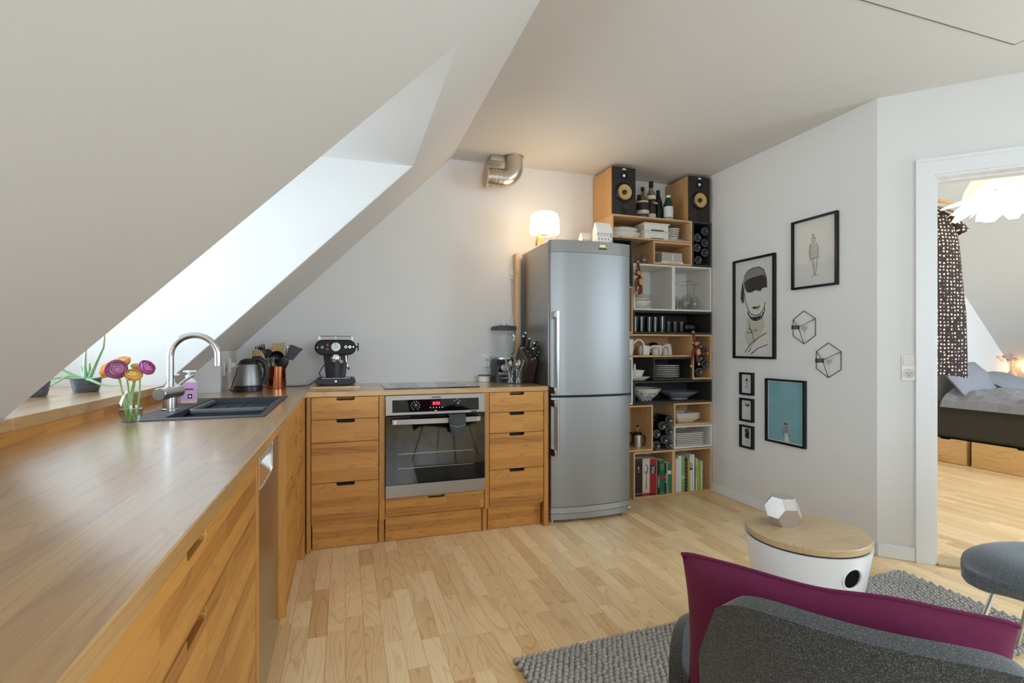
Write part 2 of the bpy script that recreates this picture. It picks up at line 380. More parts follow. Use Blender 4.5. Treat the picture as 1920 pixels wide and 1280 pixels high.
cas.box(S0 + .004, S1 - .004, -.014, 0, DZ - .004, DZ + .07)
trim = struct('trim_1', diag(cas), GLOSSW, label='white door casing around the bedroom doorway')
edge = MB().box(S0 - .078, S0 - .062, -.02, 0, 0, DZ + .083).box(S1 + .062, S1 + .078, -.02, 0, 0, DZ + .083).box(S0 - .062, S1 + .062, -.02, 0, DZ + .067, DZ + .083)
diag(edge).build('casing_edge_bead', GLOSSW, trim)
jb = MB().box(S0 - .001, S0 + .016, -.004, .14, 0, DZ).box(S1 - .016, S1 + .001, -.004, .14, 0, DZ).box(S0, S1, -.004, .14, DZ - .018, DZ + .002).box(S0 + .016, S0 + .028, .05, .12, 0, DZ - .018).box(S0, S1, .05, .12, DZ - .03, DZ - .018)
diag(jb).build('jamb_lining', GLOSSW, trim, bevel=.002)
diag(rbox(S0 + .016, S1 - .016, -.02, .13, 0, .014)).build('threshold', BAMBOO, trim, bevel=.003)
struct('baseboard_right', rbox(RW - .014, RW, 2.04, 3.36, 0, .075), GLOSSW, label='low white baseboard under the pictures', bevel=.004)
struct('baseboard_diagonal', diag(rbox(.0, S0 - .078, -.014, 0, 0, .075)), GLOSSW, label='short white baseboard beside the door casing', bevel=.004)

cl = struct('ceiling', rbox(.70, 5.62, -2.5, BW, CEIL, CEIL + .1), CEILM, label='flat white ceiling over the kitchen')
def slope(mb, x0, x1, y0, y1, t=.1): return mb.prism([(x0, x0 + SL), (x1, x1 + SL), (x1 - t, x1 + SL + t), (x0 - t, x0 + SL + t)], y0, y1, 'y')
DY0, DY1, DX, DTOP = 1.63, 2.825, .354, 2.157
sl = MB(); slope(sl, -.95, CEIL - SL + .004, -2.5, DY0 - .002); slope(sl, -.95, CEIL - SL + .004, DY1 + .002, BW + .02); slope(sl, DX, CEIL - SL + .004, DY0 - .002, DY1 + .002)
struct('ceiling_slope', sl, CEILM, label='white sloping attic ceiling above the worktop with dormer opening', smooth=0)
chk = [(DX - .004, DTOP), (-1.62, DTOP), (-1.62, .86), (-.947, .86)]
struct('wall_dormer_far', MB().prism(chk, DY1, DY1 + .1, 'y'), WHITE, label='bright white far cheek of the dormer')
struct('wall_dormer_near', MB().prism(chk, DY0 - .1, DY0, 'y'), WHITE, label='white near cheek of the dormer, behind the slope')
struct('ceiling_dormer', MB().prism([(-1.62, DTOP), (DX, DTOP), (DX - .09, DTOP + .09), (-1.62, DTOP + .09)], DY0 - .1, DY1 + .1, 'y'), WHITE, label='flat white head of the dormer')
kp = [(-.668, .88), (-.668, -.668 + SL), (-.93, -.93 + SL - .002), (-.93, .88)]
struct('wall_knee', MB().prism([(-.668, CT), (-.668, -.668 + SL), (-.898, CT)], 3.215, BW, 'y'), WHITE, label='small boxed knee wall in the worktop corner')
struct('wall_left', rbox(-1.0, -.95, -2.5, 3.75, -.02, .95), WHITE, label='low wall behind the worktop run')
# dormer window
struct('wall_dormer_front', MB().box(-1.62, -1.50, DY0 - .1, DY1 + .1, .86, 1.02).box(-1.62, -1.50, DY0 - .1, DY1 + .1, 2.10, 2.2), WHITE, label='white wall under the dormer window')
def window(name, label, x, y0, y1, z0, z1, axis='x', panes=2):
    o = thing(name, label, None); o['kind'] = 'structure'
    def B(a0, a1, z0_, z1_, d0, d1):
        return rbox(x + d0, x + d1, a0, a1, z0_, z1_) if axis == 'x' else rbox(a0, a1, x + d0, x + d1, z0_, z1_)
    for (a, b, c, d) in ((y0, y1, z0, z0 + .05), (y0, y1, z1 - .05, z1), (y0, y0 + .05, z0 + .05, z1 - .05), (y1 - .05, y1, z0 + .05, z1 - .05)):
        B(a, b, c, d, -.03, .03).build('window_frame', GLOSSW, o, bevel=.003)
    w = (y1 - y0 - .1) / panes
    for k in range(panes):
        a = y0 + .05 + k * w
        for (p, q, c, d) in ((a, a + w, z0 + .05, z0 + .1), (a, a + w, z1 - .1, z1 - .05), (a, a + .045, z0 + .1, z1 - .1), (a + w - .045, a + w, z0 + .1, z1 - .1)):
            B(p, q, c, d, -.02, .02).build('casement_bar', GLOSSW, o, bevel=.003)
        B(a + .04, a + w - .04, z0 + .09, z1 - .09, -.003, .003).build('pane', PANE, o)
    return o
window('window_1', 'white two-leaf dormer window above the oak ledge', -1.53, DY0, DY1, 1.02, 2.10)
led = struct('window_ledge', MB().box(-1.50, -.808, DY0, DY1, .945, .978).box(-.85, -.808, -1.2, DY0, .945, .978), TOPY, label='raised oak ledge under the dormer holding the plant pots', bevel=.002)
rbox(-.83, -.815, -1.2, DY1, CT, .945).build('upstand', OAKY, led)
# rest of the flat behind the camera
rw_ = MB().box(-1.0, .05, -2.5, -2.4, -.02, 2.6).box(1.75, 4.3, -2.5, -2.4, -.02, 2.6).box(.05, 1.75, -2.5, -2.4, -.02, .75).box(.05, 1.75, -2.5, -2.4, 2.25, 2.6)
struct('wall_rear', rw_, WHITE, label='white wall with an added window behind the living area')
window('added_window_2', 'wide white window added in the rear wall for fill light', -2.45, .05, 1.75, .75, 2.25, 'y', 2)  # unseen window, put in to carry the rear fill
struct('wall_east', MB().box(4.15, 4.25, -2.5, -.76, -.02, 2.6).box(4.15, 4.25, .6, .75, -.02, 2.6).box(4.15, 4.25, -.76, .6, -.02, .9).box(4.15, 4.25, -.76, .6, 2.2, 2.6), WHITE, label='white wall between living room and bedroom')
window('added_window_4', 'white two-leaf window added in the living room side wall for fill light', 4.2, -.76, .6, .9, 2.2)  # added out of view so the side fill has an opening
# bedroom shell
struct('ceiling_bedroom_slope', MB().prism([(5.56, CEIL), (7.6, .5), (7.7, .6), (5.66, CEIL + .1)], 0, BW, 'y'), CEILM, label='white sloping ceiling above the bed', smooth=0)
struct('wall_bedroom_eaves', rbox(7.45, 7.55, 0, BW, -.02, .75), WHITE, label='low eaves wall beyond the bed')
struct('wall_bedroom_front', MB().box(4.25, 4.9, .1, .2, -.02, 2.6).box(6.5, 7.6, .1, .2, -.02, 2.6).box(4.9, 6.5, .1, .2, -.02, .9).box(4.9, 6.5, .1, .2, 2.0, 2.6), WHITE, label='white bedroom wall with an added window')
window('added_window_3', 'white window added to brighten the bedroom', .15, 4.9, 6.5, .9, 2.0, 'y', 2)  # added opening for the bedroom fill lamp
# loft hatch
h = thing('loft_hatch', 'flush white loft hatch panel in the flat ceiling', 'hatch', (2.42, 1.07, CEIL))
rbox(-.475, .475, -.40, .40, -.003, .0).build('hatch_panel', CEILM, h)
GAPM = pm('gap_shade', '#6b6762', .8)  # dark colour stands in for the shade in the hatch gap
rbox(-.480, -.475, -.41, .405, -.0032, .0).build('hatch_gap_shade', GAPM, h); rbox(-.480, .480, .40, .405, -.0032, .0).build('hatch_gap_shade', GAPM, h); rbox(.475, .480, -.41, .405, -.0032, .0).build('hatch_gap_shade', GAPM, h)
rbox(.485, .53, .28, .34, -.006, .0).build('hatch_catch', GLOSSW, h, bevel=.004)

# ------------------------------------------------------------------ worktop (L shape with the sink cut out)
def cellslab(xs, ys, inc, z0, z1, slot):
    mb = MB(); nx_, ny_ = len(xs), len(ys); idx = {}
    def V(i, j, k):
        if (i, j, k) not in idx: idx[(i, j, k)] = len(mb.v); mb.v.append((xs[i], ys[j], z1 if k else z0))
        return idx[(i, j, k)]
    for i in range(nx_ - 1):
        for j in range(ny_ - 1):
            if not inc(i, j): continue
            def F(*a): mb.f.append(tuple(V(*p) for p in a)); mb.mi.append(slot(i, j))
            F((i, j, 1), (i + 1, j, 1), (i + 1, j + 1, 1), (i, j + 1, 1)); F((i, j + 1, 0), (i + 1, j + 1, 0), (i + 1, j, 0), (i, j, 0))
            ok = lambda a, b: 0 <= a < nx_ - 1 and 0 <= b < ny_ - 1 and inc(a, b)
            if not ok(i - 1, j): F((i, j, 0), (i, j, 1), (i, j + 1, 1), (i, j + 1, 0))
            if not ok(i + 1, j): F((i + 1, j + 1, 0), (i + 1, j + 1, 1), (i + 1, j, 1), (i + 1, j, 0))
            if not ok(i, j - 1): F((i + 1, j, 0), (i + 1, j, 1), (i, j, 1), (i, j, 0))
            if not ok(i, j + 1): F((i, j + 1, 0), (i, j + 1, 1), (i + 1, j + 1, 1), (i + 1, j + 1, 0))
    return mb
WX = [-.897, -.72, -.28, -.207, 1.253]; WY = [-1.2, 2.03, 2.83, 3.043, 3.668]
wt = cellslab(WX, WY, lambda i, j: (i < 3 and not (i == 1 and j == 1)) or (i == 3 and j == 3), CT - .03, CT, lambda i, j: 1 if i == 3 else 0)
wt = wt.build('worktop', mats=[TOPY, TOPX], bevel=.0025)
tag(wt, 'L-shaped solid oak worktop running under the slope and along the back wall', 'worktop')

# ------------------------------------------------------------------ kitchen units
def slot_front(w, z0, z1, slot=None, t=.019, sl_w=.10, sl_h=.02, off=0.0):
    """drawer front in local coords: width along x (0..w), front face at y=0, back at y=t; notch at the top edge"""
    mb = MB(); g = .0015
    if slot:
        c = w / 2 + off; a, b = c - sl_w / 2, c + sl_w / 2; r = .006
        pts = [(g, z0 + g), (w - g, z0 + g), (w - g, z1 - g), (b, z1 - g), (b, z1 - sl_h + r), (b - r, z1 - sl_h), (a + r, z1 - sl_h), (a, z1 - sl_h + r), (a, z1 - g), (g, z1 - g)]
    else: pts = [(g, z0 + g), (w - g, z0 + g), (w - g, z1 - g), (g, z1 - g)]
    mb.prism(pts, 0, t, 'y'); return mb
def unit(name, label, origin, rz, w, fronts, depth=.56, mat=OAKX, plinth=True, side=OAKZ, ply=.05, top=True):
    """cabinet: local x along the front, y into the carcass"""
    u = thing(name, label, 'cabinet', origin, rz)
    c = MB().box(.002, .018, .021, depth, .145, CT - .031).box(w - .018, w - .002, .021, depth, .145, CT - .031).box(.018, w - .018, .021, depth, .145, .163).box(.018, w - .018, depth - .01, depth, .163, CT - .031)
    if top: c.box(.018, w - .018, .07, depth, CT - .05, CT - .031)
    c.build('carcass', BLKM if False else side, u)
    rbox(.019, w - .019, .045, depth - .02, .165, CT - .052).build('drawer_boxes', BLKM, u)
    for (z0, z1, s) in fronts:
        slot_front(w, z0, z1, s, off=0).build('drawer_front', mat, u, bevel=.0012)
    if plinth: rbox(.004, w - .004, ply, ply + .018, .003, .158).build('plinth', mat, u, bevel=.001)
    return u
FZ = [.874, .747, .616, .388, .163]
FY = 3.045
u1 = unit('drawer_unit', 'oak drawer cabinet in the corner below the espresso machine', (-.183, FY, 0), 0, .369, [(FZ[1], FZ[0], 1), (FZ[2], FZ[1], 1), (FZ[3], FZ[2], 0), (FZ[4], FZ[3], 1)])
u2 = unit('drawer_unit', 'oak four-drawer cabinet beside the fridge', (.855, FY, 0), 0, .366, [(FZ[k + 1], FZ[k], 1) for k in range(4)])
u3 = unit('oven_cabinet', 'oak oven housing with one wide drawer beneath the oven', (.222, FY, 0), 0, .60, [(.163, .271, 1)])
for ch in list(u3.children):                       # the oven needs its niche free
    if ch.name.startswith(('carcass', 'drawer_boxes')): bpy.data.objects.remove(ch)
MB().box(.0, .012, .021, .56, .145, .874).box(.588, .60, .021, .56, .145, .874).box(.012, .588, .021, .56, .255, .27).build('carcass', OAKZ, u3)
def panel(name, label, x0, x1, y0, y1, z0, z1, m=OAKZ):
    return tag(rbox(x0, x1, y0, y1, z0, z1).build(name, m, bevel=.001), label, 'panel')
panel('cabinet_panel', 'oak upright between corner drawers and oven', .188, .2195, FY - .002, 3.62, .150, CT - .031)
tag(rbox(.188, .2195, FY + .05, 3.6, .0, .149).build('panel_foot', OAKZ), 'recessed oak foot below the upright left of the oven', 'panel')
panel('cabinet_panel', 'oak upright between oven and fridge-side drawers', .8245, .853, FY - .002, 3.62, .150, CT - .031)
tag(rbox(.8245, .853, FY + .05, 3.6, .0, .149).build('panel_foot', OAKZ), 'recessed oak foot below the upright right of the oven', 'panel')
panel('end_panel', 'full-height oak end panel against the fridge', 1.223, 1.2525, FY - .002, 3.64, .0, CT - .031)
panel('corner_post', 'narrow oak filler post in the inside corner of the cabinets', -.207, -.185, FY + .002, 3.10, .0, CT - .031)
# left run (fronts face +x): local x axis -> world -y ... use rz=+90: local x -> +y, local y -> -x
LX = -.212
u4 = unit('drawer_unit', 'long oak drawer cabinet nearest the camera under the worktop', (LX, .35, 0), pi / 2, 1.045, [(FZ[1], FZ[0], 1), (.622, FZ[1], 1), (.39, .622, 1), (FZ[4], .39, 1)], mat=OAKX)
panel('cabinet_panel', 'thin oak upright beside the dishwasher towards the camera', -.75, LX + .002, 1.40, 1.437, .0, CT - .031)
u5 = unit('sink_cabinet', 'oak sink cabinet between dishwasher and corner drawers', (LX, 2.085, 0), pi / 2, .475, [(FZ[1], FZ[0], 0), (.62, FZ[1], 0), (FZ[4], .62, 1)], mat=OAKX, top=False)
u6 = unit('drawer_unit', 'narrow oak drawer cabinet in the corner beside the sink cabinet', (LX, 2.575, 0), pi / 2, .40, [(FZ[1], FZ[0], 1), (.618, FZ[1], 1), (.388, .618, 1), (FZ[4], .388, 1)], mat=OAKX, top=False)
for ch in u5.children:                                # keep the space under the sink bowl free
    if ch.name.startswith('drawer_boxes'): ch.scale = (1, 1, .6)
for ch in u6.children:
    if ch.name.startswith('drawer_boxes'): ch.scale = (1, 1, .6)
panel('cabinet_panel', 'dark-grained oak upright on the far side of the dishwasher', -.285, LX + .002, 2.055, 2.083, .150, CT - .031)
panel('corner_post', 'oak filler strip ending the left cabinet run', -.75, LX, 2.978, 3.03, .0, CT - .031)
# dishwasher
d = thing('dishwasher', 'brushed steel dishwasher front built into the left cabinet run', 'dishwasher', (-.237, 1.44, 0))
rbox(-.5, -.03, .005, .61, .09, .868).build('body', BLKM, d)
dp = MB().box(-.03, 0, .004, .612, .10, .745).box(-.03, 0, .004, .17, .745, .868).box(-.03, 0, .44, .612, .745, .868).box(-.03, -.02, .17, .44, .745, .868)
dp.build('steel_door', pm('dishwasher_steel', '#b3a9a0', .3, 1.0, var=.04, bump=.03, bscale=1, stretch=(2, 2, 300)), d)
hd = MB().box(-.001, .004, .165, .172, .74, .87).box(-.001, .004, .438, .445, .74, .87).box(-.001, .004, .165, .445, .738, .746)
hd.build('grip_rim', CHROME, d, bevel=.001)
MB().prism([(-.02, .745), (0, .745), (-.02, .79)], .17, .44, 'y').build('grip_scoop', CHROME, d)
rbox(-.06, -.045, .004, .612, .003, .095).build('plinth', OAKZ, d)

# ------------------------------------------------------------------ oven
ov = thing('built_in_oven', 'built-in steel oven with black glass door and red clock', 'oven', (.2225, FY, .2735))
ow, oh = .599, .6
rbox(.02, ow - .02, .02, .5, .01, oh - .012).build('oven_body', BLKM, ov)
rbox(0, ow, -.018, .02, .484, oh).build('control_panel', STEELH, ov, bevel=.0015)
fa = rbox(.037, .560, -.0215, -.017, .500, .574).build('black_fascia', BLKG, ov, bevel=.001)
rbox(.034, .038, -.023, -.016, .497, .577).build('fascia_trim', CHROME, ov); rbox(.559, .563, -.023, -.016, .497, .577).build('fascia_trim', CHROME, ov)
KN = [(.172, .538), (.424, .541)]
for kx, kz in KN:
    k = MB().lathe([(0, 0), (.017, 0), (.015, .02), (.012, .022), (0, .022)], seg=24); k.xf(Matrix.Translation((kx, -.022, kz)) @ Matrix.Rotation(pi / 2, 4, 'X'))
    ko = k.build('control_knob', BLKP, ov); rbox(kx - .0012, kx + .0012, -.0455, -.043, kz + .002, kz + .014).build('knob_pointer', PLW, ko)
marks = MB()
for a in range(-150, 151, 33):
    c = (KN[0][0] + .025 * sin(radians(a)), KN[0][1] + .025 * cos(radians(a))); marks.box(c[0] - .0022, c[0] + .0022, -.0222, -.0213, c[1] - .0022, c[1] + .0022)
for a in (-40, 0, 40):
    c = (KN[1][0] + .026 * sin(radians(a)), KN[1][1] + .026 * cos(radians(a))); marks.box(c[0] - .0022, c[0] + .0022, -.0222, -.0213, c[1] - .0022, c[1] + .0022)
for k in range(5): marks.box(.258 + k * .018, .264 + k * .018, -.0222, -.0213, .521, .526)
marks.box(.286, .299, -.0222, -.0213, .503, .507)
marks.build('dial_marks', PLW, ov)
rbox(.262, .332, -.0222, -.0213, .531, .566).build('clock_window', pm('clock_glass', '#2a0508', .1, coat=.5), ov)
text('8:56', .026, pm('red_clock_digits', '#ff2a3a', .4, emit='#ff3344', estr=4.0), 'clock_digits', ov, (.297, -.0228, .548), (pi / 2, 0, 0))
rbox(.268, .325, -.0187, -.0178, .581, .587).build('maker_plate', BLKP, ov)
rbox(.51, .548, -.0187, -.0178, .487, .4945).build('model_plate', BLKP, ov)
odg = rbox(0, ow, -.02, .0, .076, .478).build('door_glass', BLKG, ov, bevel=.0015)
rbox(.062, .535, -.0205, -.0195, .085, .40).build('viewing_window', pm('oven_window_glass', '#1a1917', .05, coat=.8), ov)
for zz in (.17, .255): rbox(.07, .525, -.0209, -.0204, zz, zz + .002).build('rack_line', SATIN, ov)
rbox(0, ow, -.02, .0, .001, .075).build('lower_trim', STEELH, ov, bevel=.0015)
hp = [(.034 + .53 * i / 14, -.055 - .012 * sin(pi * i / 14), .448) for i in range(15)]
MB().sheet(lambda u, v: (.034 + .53 * u, -.052 - .014 * sin(pi * u), .433 + .031 * v), 16, 1, .008).build('door_handle', STEELH, ov, bevel=.002)
for xx in (.045, .54): rbox(xx, xx + .014, -.055, -.018, .438, .458).build('handle_mount', SATIN, ov)
# pot holder draped over the handle
ph = thing('oven_mitt', 'dark grey silicone pot holder hooked over the oven handle', 'mitt', (.635, FY - .058, .726))
def mitt(u, v):
    x = (u - .5) * .098 * (1 - .45 * max(0, v - .35)); zz = .022 - .11 * v; y = -.028 - .012 * sin(pi * u) + .006 * v
    return (x, y, zz - .012 * sin(pi * u) * v)
MB().sheet(mitt, 12, 10, .004).build('front_flap', DGREY, ph)
MB().sheet(lambda u, v: ((u - .5) * .098, -.028 + .05 * v, .022 + .010 * sin(pi * v)), 12, 8, .004).build('top_fold', DGREY, ph)
MB().tube([(-.049 + .098 * k / 12, -.030 - .012 * sin(pi * k / 12), -.028 - .012 * sin(pi * k / 12)) for k in range(13)], .0012, 6).build('seam', pm('silver_seam', '#8f9294', .4), ph)
# hob
hb = thing('induction_hob', 'frameless black glass induction hob set on the worktop above the oven', 'hob', (.518, 3.345, CT))
rbox(-.293, .293, -.235, .235, .0005, .006).build('glass_plate', BLKG, hb, bevel=.002)
for (cx, cy_, r) in ((-.15, .1, .09), (.14, .11, .075), (-.15, -.11, .075), (.14, -.1, .09)):
    MB().tube(arc((cx, cy_, .0061), r, 0, 350, 36, 'xy'), .0008, 4, closed=True).build('cooking_zone', pm('zone_print', '#77777a', .4), hb)

# ------------------------------------------------------------------ sink, tap, soap
sk = thing('kitchen_sink', 'black composite inset sink with drainer in the oak worktop', 'sink', (-.5, 2.43, CT))
XS = [-.219, -.125, -.112, .195, .208, .219]; YS = [-.399, -.335, -.06, -.04, .365, .399]
rim = cellslab(XS, YS, lambda i, j: not (2 <= i <= 2 and 1 <= j <= 3), -.03, .003, lambda i, j: 0).build('rim', SINKM, sk, bevel=.002)
bowl = MB()
bowl.box(-.112, .195, -.335, -.07, -.19, -.18).box(-.118, -.112, -.335, -.06, -.19, -.02).box(.195, .201, -.335, -.06, -.19, -.02).box(-.112, .195, -.341, -.335, -.19, -.02).box(-.112, .195, -.07, -.06, -.19, -.03)
bowl.build('bowl', SINKM, sk)
dr = MB().box(-.112, .195, -.06, .365, -.035, -.026)
dr.build('drainer_floor', SINKM, sk)
dl = MB().tube([(-.108, .355, -.012), (-.108, -.03, -.012), (-.095, -.055, -.012), (.0, -.062, -.012), (.17, -.055, -.012), (.19, -.035, -.012), (.19, .355, -.012)], .012, 8)
dl.build('drainer_lip', pm('sink_lip', '#5a6066', .3), sk)
for k in range(5): rbox(-.08 + k * .055, -.07 + k * .055, .02, .34, -.026, -.022).build('drainer_rib', SINKM, sk, bevel=.002)
MB().lathe([(0, 0), (.04, 0), (.042, .004), (0, .004)], (.04, -.21, -.18), 20).build('drain', SATIN, sk)
tp = thing('kitchen_tap', 'satin steel swan-neck mixer tap on the sink deck', 'tap', (-.661, 2.335, CT + .003))
MB().lathe([(0, 0), (.031, 0), (.031, .006), (.025, .008), (.025, .052), (0, .052)], seg=24).build('base', SATIN, tp)
MB().tube([(-.018, -.065, .069), (.016, .055, .073)], .025, 20).build('mixer_body', SATIN, tp, bevel=.002)
cp_ = MB().tube([(-.0185, -.067, .069), (-.0190, -.0695, .069)], .0225, 20); cp_.build('end_cap', pm('satin_cap', '#a8a7a4', .3, 1.0), tp)
neck = [(0, 0, .09), (0, 0, .215)] + arc((.084, 0, .215), .084, 180, 8, 16) + [(.168, 0, .175)]
MB().tube(neck, .0125, 14).build('swan_neck', SATIN, tp)
MB().tube([(.01, .05, .09), (.028, .085, .112), (.05, .12, .132)], [.007, .0055, .005], 8).build('lever', SATIN, tp)
def soap(label, loc, sz, lab, rz):
    o = thing('soap_bottle', label, 'bottle', loc, rz); w, dd, hh = sz
    b = MB().box(-w / 2, w / 2, -dd / 2, dd / 2, 0, hh).prism([(-w / 2, hh), (w / 2, hh), (.012, hh + .016), (-.012, hh + .016)], -dd / 2 * .8, dd / 2 * .8, 'y')
    b.build('bottle_body', PLW, o, bevel=.004)
    MB().cyl((0, 0, hh + .014), .013, .016, 16).build('pump_collar', PLW, o)
    MB().cyl((0, 0, hh + .03), .005, .014, 10).build('pump_stem', PLW, o)
    MB().box(-.022, .03, -.009, .009, hh + .042, hh + .05).cyl((0, 0, hh + .04), .012, .011, 14).build('pump_head', PLW, o, bevel=.003)
    if lab:
        rbox(-w / 2 + .0005, w / 2 - .0005, -dd / 2 - .0008, -dd / 2 + .001, .012, hh - .002).build('pink_label', pm('pink_label', '#cf9cc4', .5), o)
        rbox(-w / 2 + .002, w / 2 - .012, -dd / 2 - .0014, -dd / 2, hh * .62, hh * .70).build('label_band', pm('magenta_print', '#7d2a66', .5), o)
        e_ = rbox(-.003, .014, -dd / 2 - .0014, -dd / 2, .022, .042).build('label_emblem', BLKM, o); MB().ball((.0055, -dd / 2 - .0015, .032), .005, .0006, .005).build('emblem_mark', PLW, e_)
        rbox(-w / 2 + .0005, w / 2 - .0005, -dd / 2 - .0010, -dd / 2, .003, .012).build('label_foot', pm('tan_label', '#d8b98a', .5), o)
    return o
soap('pump soap bottle with pink label behind the kitchen tap', (-.664, 2.60, CT + .003), (.062, .034, .096), True, radians(8))
soap('plain white pump bottle half hidden by the tap', (-.712, 2.53, CT + .003), (.046, .03, .085), False, radians(8))

# ------------------------------------------------------------------ vase with ranunculus
VC = Vector((-.674, 1.985, CT))
vs = thing('flower_vase', 'egg-shaped clear glass vase half filled with water', 'vase', VC)
prof = [(0, .001), (.017, .001), (.024, .008), (.032, .03), (.0345, .05), (.032, .072), (.024, .092), (.0155, .108), (.0148, .112)]
MB().lathe(prof, seg=32).build('glass_body', thin_glass('vase_glass', '#f8fbfa', 1.8), vs)
MB().lathe([(0, .004), (.016, .004), (.0225, .009), (.0305, .03), (.033, .05), (.0315, .0505), (0, .0505)], seg=32).build('water', thin_glass('vase_water', '#e3eee8', 1.0), vs)
def bloom(mb, r, seed):
    rnd = random.Random(seed)
    for k in range(7):                                       # nested cups of overlapping petals, inner ones more closed
        n = 4 + k; rr = r * (.20 + .80 * k / 6); th1 = pi * (.82 - .30 * (k / 6)); mb.cur = k % 2
        for j in range(n):
            a0 = 2 * pi * j / n + k * .7 + rnd.random() * .3; dr = 1 + rnd.uniform(-.05, .05); t1 = th1 + rnd.uniform(-.10, .06)
            def pet(u, v, a0=a0, rr=rr * dr, n=n, t1=t1):
                a = a0 + (u - .5) * 2 * pi / n * 1.5; th = .10 * pi + (t1 - .10 * pi) * v * (1 - .10 * (2 * u - 1) ** 2)
                return (rr * sin(th) * cos(a), rr * sin(th) * sin(a), -rr * cos(th) * .8 + (r - rr) * .35)
            mb.sheet(pet, 4, 5)
    return mb
def flower(label, tip, r, col, face, seed, foot):
    o = thing('ranunculus', label, 'flower', VC, 0, 'ranunculus in the vase')
    t = Vector(tip) - VC; f = Vector(foot); d = Vector(face).normalized()
    b0 = t - d * r * .6
    st = [f, f.lerp(b0, .45) + Vector((0, 0, .012)), b0 - d * .02, b0]
    MB().tube(st, [.0032, .003, .0028, .003], 7).build('stem', pm('flower_stem', '#8fae5f', .5), o)
    mb = bloom(MB(), r, seed); mb.xf(Matrix.Translation(t) @ d.to_track_quat('Z', 'Y').to_matrix().to_4x4())
    lc = '#%02x%02x%02x' % tuple(int(int(col[i:i + 2], 16) * .55 + 255 * .45) for i in (1, 3, 5))
    mb.build('bloom', None, o, fix=False, mats=[pm('petals_' + col[1:], col, .6, var=.1, vscale=60), pm('petal_rims_' + col[1:], lc, .6, var=.1, vscale=60)])
flower('pink ranunculus facing the room, largest bloom in the vase', (-.703, 1.955, 1.088), .031, '#dc86b8', (.25, -1, .25), 1, (-.008, -.006, .01))
flower('magenta ranunculus leaning towards the tap', (-.628, 1.985, 1.093), .027, '#cf5cab', (.7, -.45, .5), 2, (.012, .006, .01))
flower('tall orange ranunculus behind the pink bloom', (-.716, 2.02, 1.112), .030, '#eaa63c', (-.4, -.2, 1), 3, (.004, .01, .01))
flower('orange ranunculus drooping over the window ledge', (-.752, 1.995, 1.085), .024, '#efab3e', (-1, -.3, .35), 4, (.014, -.01, .012))
flower('yellow-orange ranunculus in the middle of the bunch', (-.657, 1.955, 1.072), .026, '#efb446', (.2, -.6, .9), 5, (-.014, .008, .01))
flower('small greenish ranunculus bud behind the bunch', (-.672, 2.03, 1.096), .018, '#c3b04a', (0, .2, 1), 6, (.0, -.014, .01))

# ------------------------------------------------------------------ pots on the ledge
POTM = pm('grey_plastic_pot', '#4c5157', .4)
def pot(name, label, loc, sx=1.0):
    o = thing(name, label, 'plant pot', loc)
    pr_ = [(0, 0), (.037, 0), (.040, .004), (.043, .02), (.0445, .021), (.0445, .026), (.0435, .027), (.0455, .036), (.047, .037), (.047, .042), (.046, .043), (.049, .056), (.046, .056), (.044, .046), (0, .046)]
    MB().lathe(pr_, seg=36, sx=sx).build('pot_wall', POTM, o)
    MB().lathe([(0, .0465), (.044, .0465), (.040, .049), (0, .050)], seg=20, sx=sx).build('soil', pm('potting_soil', '#3a2e24', .95, bump=.5, bscale=200), o)
    return o
PC = Vector((-.995, 2.48, .978))
po = pot('aloe_plant', 'aloe in a ribbed grey pot on the oak ledge', PC, 1.05)
ALO = pm('aloe_leaf', '#93b48a', .4, var=.2, vscale=40)
leaves = [[(.01, 0, .05), (.035, 0, .12), (.058, 0, .18), (.064, -.005, .22), (.063, -.01, .25)], [(0, 0, .05), (-.004, .0, .10), (-.002, 0, .15), (.002, 0, .19)], [(.004, .005, .05), (.010, .01, .08), (.008, .01, .115)],
          [(-.01, 0, .05), (-.06, -.02, .085), (-.11, -.03, .125), (-.14, -.03, .15)], [(-.01, -.02, .05), (-.04, -.04, .066), (-.09, -.06, .058), (-.13, -.07, .04)], [(0, -.02, .05), (-.05, -.05, .062), (-.085, -.08, .03), (-.115, -.10, .004)],
          [(.0, -.02, .05), (.03, -.045, .052), (.07, -.06, .034), (.11, -.07, .027), (.14, -.08, .028)], [(.02, 0, .05), (.06, .01, .060), (.11, .015, .064), (.14, .02, .07)], [(.0, .02, .05), (-.03, .05, .075), (-.05, .08, .10)], [(.02, -.01, .05), (.06, -.02, .062), (.10, -.03, .07)]]
for lf in leaves:
    n = len(lf); MB().tube(lf, [(.0105 if i else .0115) * (1 - i / (n - .6)) + .0015 for i in range(n)], 8, flat=.55).build('aloe_leaf', ALO, po)
pot('grey_pot', 'second grey plant pot half hidden behind the sloping ceiling', (-1.085, 2.30, .978), 1.05)

